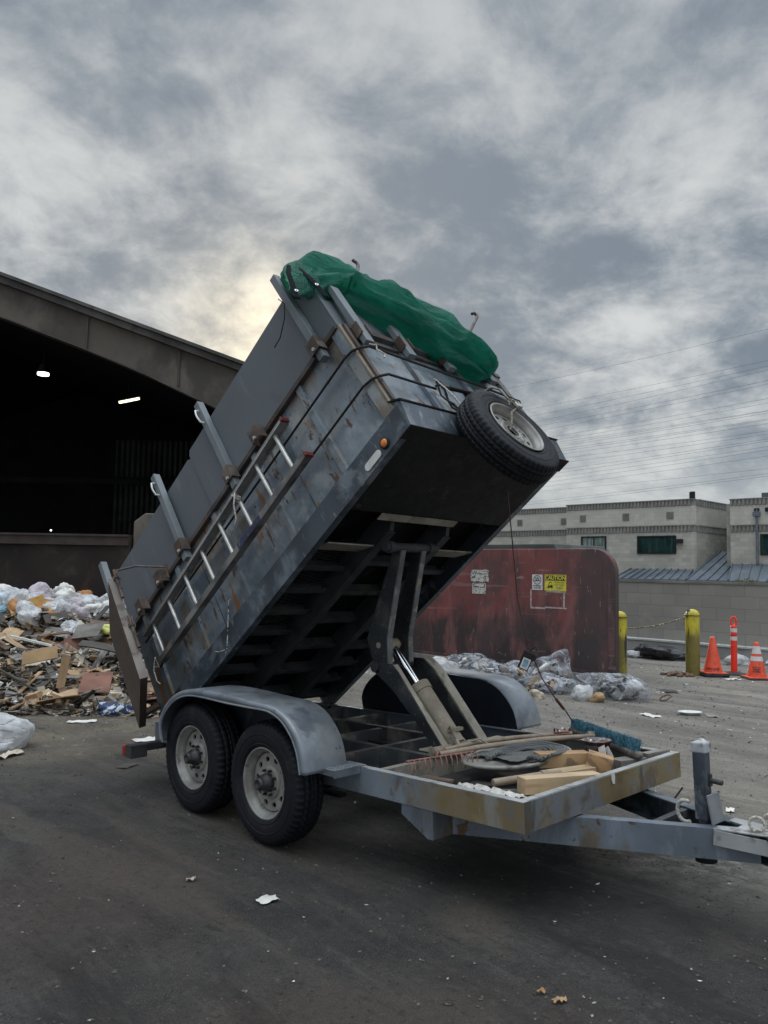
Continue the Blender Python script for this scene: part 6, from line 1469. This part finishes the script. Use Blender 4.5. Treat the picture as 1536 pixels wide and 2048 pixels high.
bag('blue_bag', 39, (-6.6, 12.8, .82), (.42, .28, .20), .4, plastic('sky_blue_film', (.25, .47, .56), 0, .45, .2), 'sky blue plastic sheet at the far left of the heap', 'bag', .35)
bag('blue_cloth', 44, (-3.12, 9.35, 0), (.22, .14, .09), .3, M('navy_cloth', (.03, .05, .12), .9, 0, .3, 14, spots=[((.45, .48, .52), 9, .55, .6)]), 'navy and white crumpled cloth on the ground before the heap', 'cloth', .35)
bag('white_bag', 51, (-3.60, 7.62, 0), (.27, .20, .20), .2, mWBag, 'large white bag on the ground at the left edge', 'bag', .22)
# clear bags along the red wall (placed in site coordinates)
def sl(s, t): v = FS @ Vector((s, t, 0)); return (v.x, v.y, 0)
for k, (px_s, px_t, r, rz, pk, mt, lab) in enumerate((
    (-9.15, 10.75, (.34, .30, .24), -.7, (0, 0, .1), mClear, 'clear rubbish bag half hidden behind the far fender, leftmost of the row'),
    (-8.72, 10.70, (.36, .30, .30), -.5, (.1, 0, .2), mClear, 'clear grey bag standing second in the row by the red wall'),
    (-8.00, 10.25, (.42, .34, .30), -.7, (-.2, 0, .2), mClear, 'clear bag of tan rubbish third in the row along the red wall'),
    (-7.35, 10.15, (.36, .32, .32), -.6, (-.1, 0, .1), mClear, 'clear bag with a cream scrap showing at its foot, middle of the row'),
    (-6.92, 10.45, (.40, .32, .42), -.7, (.30, 0, .60), mClear, 'tall clear bag with its pointed neck sticking up, by the red wall'),
    (-6.60, 9.95, (.42, .28, .24), -.7, (-.2, 0, .1), mClear, 'low dark clear bag in front of the pointed bag'),
    (-5.72, 10.25, (.50, .36, .32), -.75, (-.45, 0, .2), mClear, 'big clear bag of dark rubbish at the right end of the row'))):
    bag('rubbish_bag', 60 + k * 3, sl(px_s, px_t), (r[0] * .88, r[1] * .84, r[2] * .70), rz, mt, lab, 'rubbish bag', .20, pk, contents=True)
bag('cream_scrap', 90, (2.16, 11.02, 0), (.10, .07, .08), .3, mCream, 'cream food scrap at the foot of the middle clear bag', 'scrap', .3)
bag('brown_scrap', 91, (2.95, 10.85, 0), (.10, .08, .08), .3, mCard, 'brown crumpled scrap beside the low clear bag', 'scrap', .35)
bag('white_bag', 92, (2.80, 11.0, 0), (.15, .12, .14), .3, mWBag, 'small white bag squeezed between the clear bags', 'bag', .3)
bag('white_bag', 93, (.92, 12.9, 0), (.35, .22, .22), .3, mWBag, 'white bag at the far left of the row behind the fender', 'bag', .3)
bag('black_bag', 94, (5.75, 16.4, 0), (.55, .32, .18), -.6, mBBag, 'flat black rubbish bag lying by the kerb behind the bollard', 'rubbish bag', .35)
bag('white_bag', 95, (5.30, 16.6, 0), (.20, .12, .10), .3, mWBag, 'white wrapper beside the black bag by the kerb', 'bag', .35)
bag('white_bag', 96, (7.02, 15.6, 0), (.22, .14, .13), .3, mWBag, 'crumpled white bag on the ground between post and banded cone', 'bag', .3)
bag('white_bag', 97, (7.75, 15.6, 0), (.22, .14, .07), .3, mWBag, 'flat white bag right of the banded cone', 'bag', .3)
# food tray, ring, papers
m = MB(); m.lathe([(0, .0), (0, .10), (.035, .135), (.04, .15), (.036, .15), (.03, .13), (.006, .098), (.005, 0)], 28); m.xf(Matrix.Translation((3.88, 10.0, 0)) @ Matrix.Rotation(R(-90), 4, 'Y') @ Matrix.Scale(.62, 4, (0, 0, 1)) if False else Matrix.Translation((3.88, 10.0, 0)) @ Matrix.Scale(.65, 4, (0, 1, 0)) @ Matrix.Rotation(R(-90), 4, 'Y'))
build('food_tray', m, mWhite, FW, label='white foam food tray on the ground right of the bags', cat='tray')
m = MB(); m.tube([(3.93 + .07 * math.cos(k * .5), 11.0 + .05 * math.sin(k * .5), .05 + .035 * math.sin(k * .5 + 1)) for k in range(13)], .012, 6); build('rope_ring', m, mWoodB, FW, label='small brown coiled ring on the ground right of the bags', cat='ring')
rnd = random.Random(8)
def paper(x, y, s, mat, lab, nm='paper_scrap', cat='litter', up=.03):
    m = MB(); n = 7; vs = []; a0 = rnd.uniform(0, 3.1); ax, ay = s, s * rnd.uniform(.35, .7)
    for i in range(n):
        for j in range(n):
            u_, v_ = i / (n - 1) - .5, j / (n - 1) - .5; u_ += .1 * noise.noise(Vector((v_ * 6, x, y))); v_ += .12 * noise.noise(Vector((u_ * 6, y, x)))
            X, Y = u_ * ax, v_ * ay; vs.append((x + X * math.cos(a0) - Y * math.sin(a0), y + X * math.sin(a0) + Y * math.cos(a0), .006 + up * abs(noise.noise(Vector((u_ * 4 + x * 9, v_ * 4, y))))))
    m.add(vs, [(i * n + j, i * n + j + 1, (i + 1) * n + j + 1, (i + 1) * n + j) for i in range(n - 1) for j in range(n - 1)], True)
    return build(nm, m, mat, FW, label=lab, cat=cat)
paper(-.575, 4.27, .105, mPaper, 'torn white paper scrap on the dark asphalt in the foreground')
paper(-1.038, 4.52, .05, mCream, 'small dry cream leaf on the asphalt left of the white scrap', 'dry_leaf')
paper(.757, 3.35, .06, mPineO, 'orange wood chip at the bottom of the picture', 'wood_chip'); paper(.69, 3.41, .035, mPineO, 'tiny orange chip left of the larger orange chip', 'wood_chip')
paper(3.33, 9.85, .26, mPaper, 'wrinkled white paper on the ground before the food tray')
paper(4.12, 9.95, .26, mWoodG, 'grey flattened carton beside the white food tray')
paper(-2.32, 8.0, .26, mPaper, 'torn white paper on the mud near the tail light')
paper(-3.30, 8.85, .3, mPaper, 'long white paper strip on the mud before the heap'); paper(-3.62, 9.9, .5, mWBag, 'long white plastic strip at the foot of the heap', 'plastic_strip', up=.08)
paper(-2.2, 6.98, .18, mWoodD, 'dark flattened scrap on the mud beside the rear tyre', 'scrap')
paper(-3.35, 7.25, .28, mCream, 'cream crumpled paper under the white bag', up=.08)
paper(4.85, 12.65, .12, plastic('pale_blue_film', (.4, .55, .65), 0, .4, .2), 'pale blue wrapper at the foot of the scuffed bollard', 'wrapper')
paper(5.9, 13.35, .25, mPaper, 'white crushed paper between the cone base and post')
paper(2.62, 6.0, .1, mPaper, 'small white scrap under the tongue jack'); paper(2.0, 5.85, .12, mPaper, 'white paper scrap seen below the tongue beam')
paper(4.3, 11.9, .35, mWoodD, 'dark flattened strip on the pale ground before the bollard', 'strip')
# dirt pile at the bollard
m = MB(); rnd = random.Random(4)
for k in range(60):
    a = rnd.uniform(0, 6.28); r_ = rnd.random() ** .6 * .24; b = crumple(k, .035, .03, .03, 1, .3); m.merge(b, Matrix.Translation((5.12 + r_ * math.cos(a) * 1.2, 13.75 + r_ * math.sin(a) * .7, .05 * max(0, 1 - r_ / .2))))
build('debris_crumbs', m, mWoodB, FW, kind='stuff', fixn=False)
# tiny grit over the yard
m = MB(); mud_ = MB(); rnd = random.Random(17)
for k in range(5200):
    y = 2.6 + 13 * rnd.random() ** 1.6; x = rnd.uniform(-.52, .52) * y
    if y < 8 and rnd.random() < .55: continue
    r_ = rnd.uniform(.0018, .0062) * (1 + y * .12) * (1.6 if rnd.random() < .04 else 1)
    p = Vector((x, y, r_ * .3)); a = rnd.uniform(0, 6.28); d1 = Vector((math.cos(a), math.sin(a), 0)) * r_ * rnd.uniform(.7, 2.0); d2 = Vector((-math.sin(a), math.cos(a), 0)) * r_; u_ = Vector((0, 0, r_ * .8))
    m.add([p - d1, p - d2, p + d1, p + d2, p + u_], [(0, 1, 4), (1, 2, 4), (2, 3, 4), (3, 0, 4)])
for k in range(9000):
    y = 2.8 + 7 * rnd.random() ** 1.4; x = rnd.uniform(-.52, .45) * y; ss_ = x * .70 - y * .714; tt_ = x * .714 + y * .70; c_ = noise.noise(Vector((ss_ * .35 + 3, tt_ * 1.9, 0))) + .5 * noise.noise(Vector((x * 3, y * 3, 7)))
    if c_ < .20: continue
    r_ = rnd.uniform(.003, .010) * (2.0 if rnd.random() < .08 else 1); b = Vector((x, y, .0)); a = rnd.uniform(0, 6.28); q_ = [b + Vector((math.cos(a + j * 1.257) * r_ * rnd.uniform(.7, 1.5), math.sin(a + j * 1.257) * r_ * rnd.uniform(.7, 1.3), 0)) for j in range(5)]
    mud_.add(q_ + [b + Vector((0, 0, r_ * rnd.uniform(.3, .7)))], [(j, (j + 1) % 5, 5) for j in range(5)])
build('mud_clods', mud_, M('dark_mud_clod', (.038, .034, .031), .95, 0, .4, 14), FW, origin=None, kind='stuff', fixn=False)
build('grit', m, mLitter, FW, origin=None, kind='stuff', fixn=False)
m = MB(); rnd = random.Random(19)
for k in range(420):       # pale flecks and paper crumbs
    y = 3.0 + 13 * rnd.random() ** 1.3; x = rnd.uniform(-.52, .52) * y
    if y < 7.5 and rnd.random() < .88: continue
    r_ = rnd.uniform(.003, .014) * (.4 + y * .09); p = Vector((x, y, .004)); a = rnd.uniform(0, 6.28); d1 = Vector((math.cos(a), math.sin(a), 0)) * r_ * rnd.uniform(.8, 2.4); d2 = Vector((-math.sin(a), math.cos(a), 0)) * r_
    m.add([p - d1, p - d2, p + d1 + Vector((0, 0, r_ * .5)), p + d2], [(0, 1, 2, 3)])
build('paper_crumbs', m, mPaper, FW, origin=None, kind='stuff', fixn=False)
bpy.context.view_layer.update()
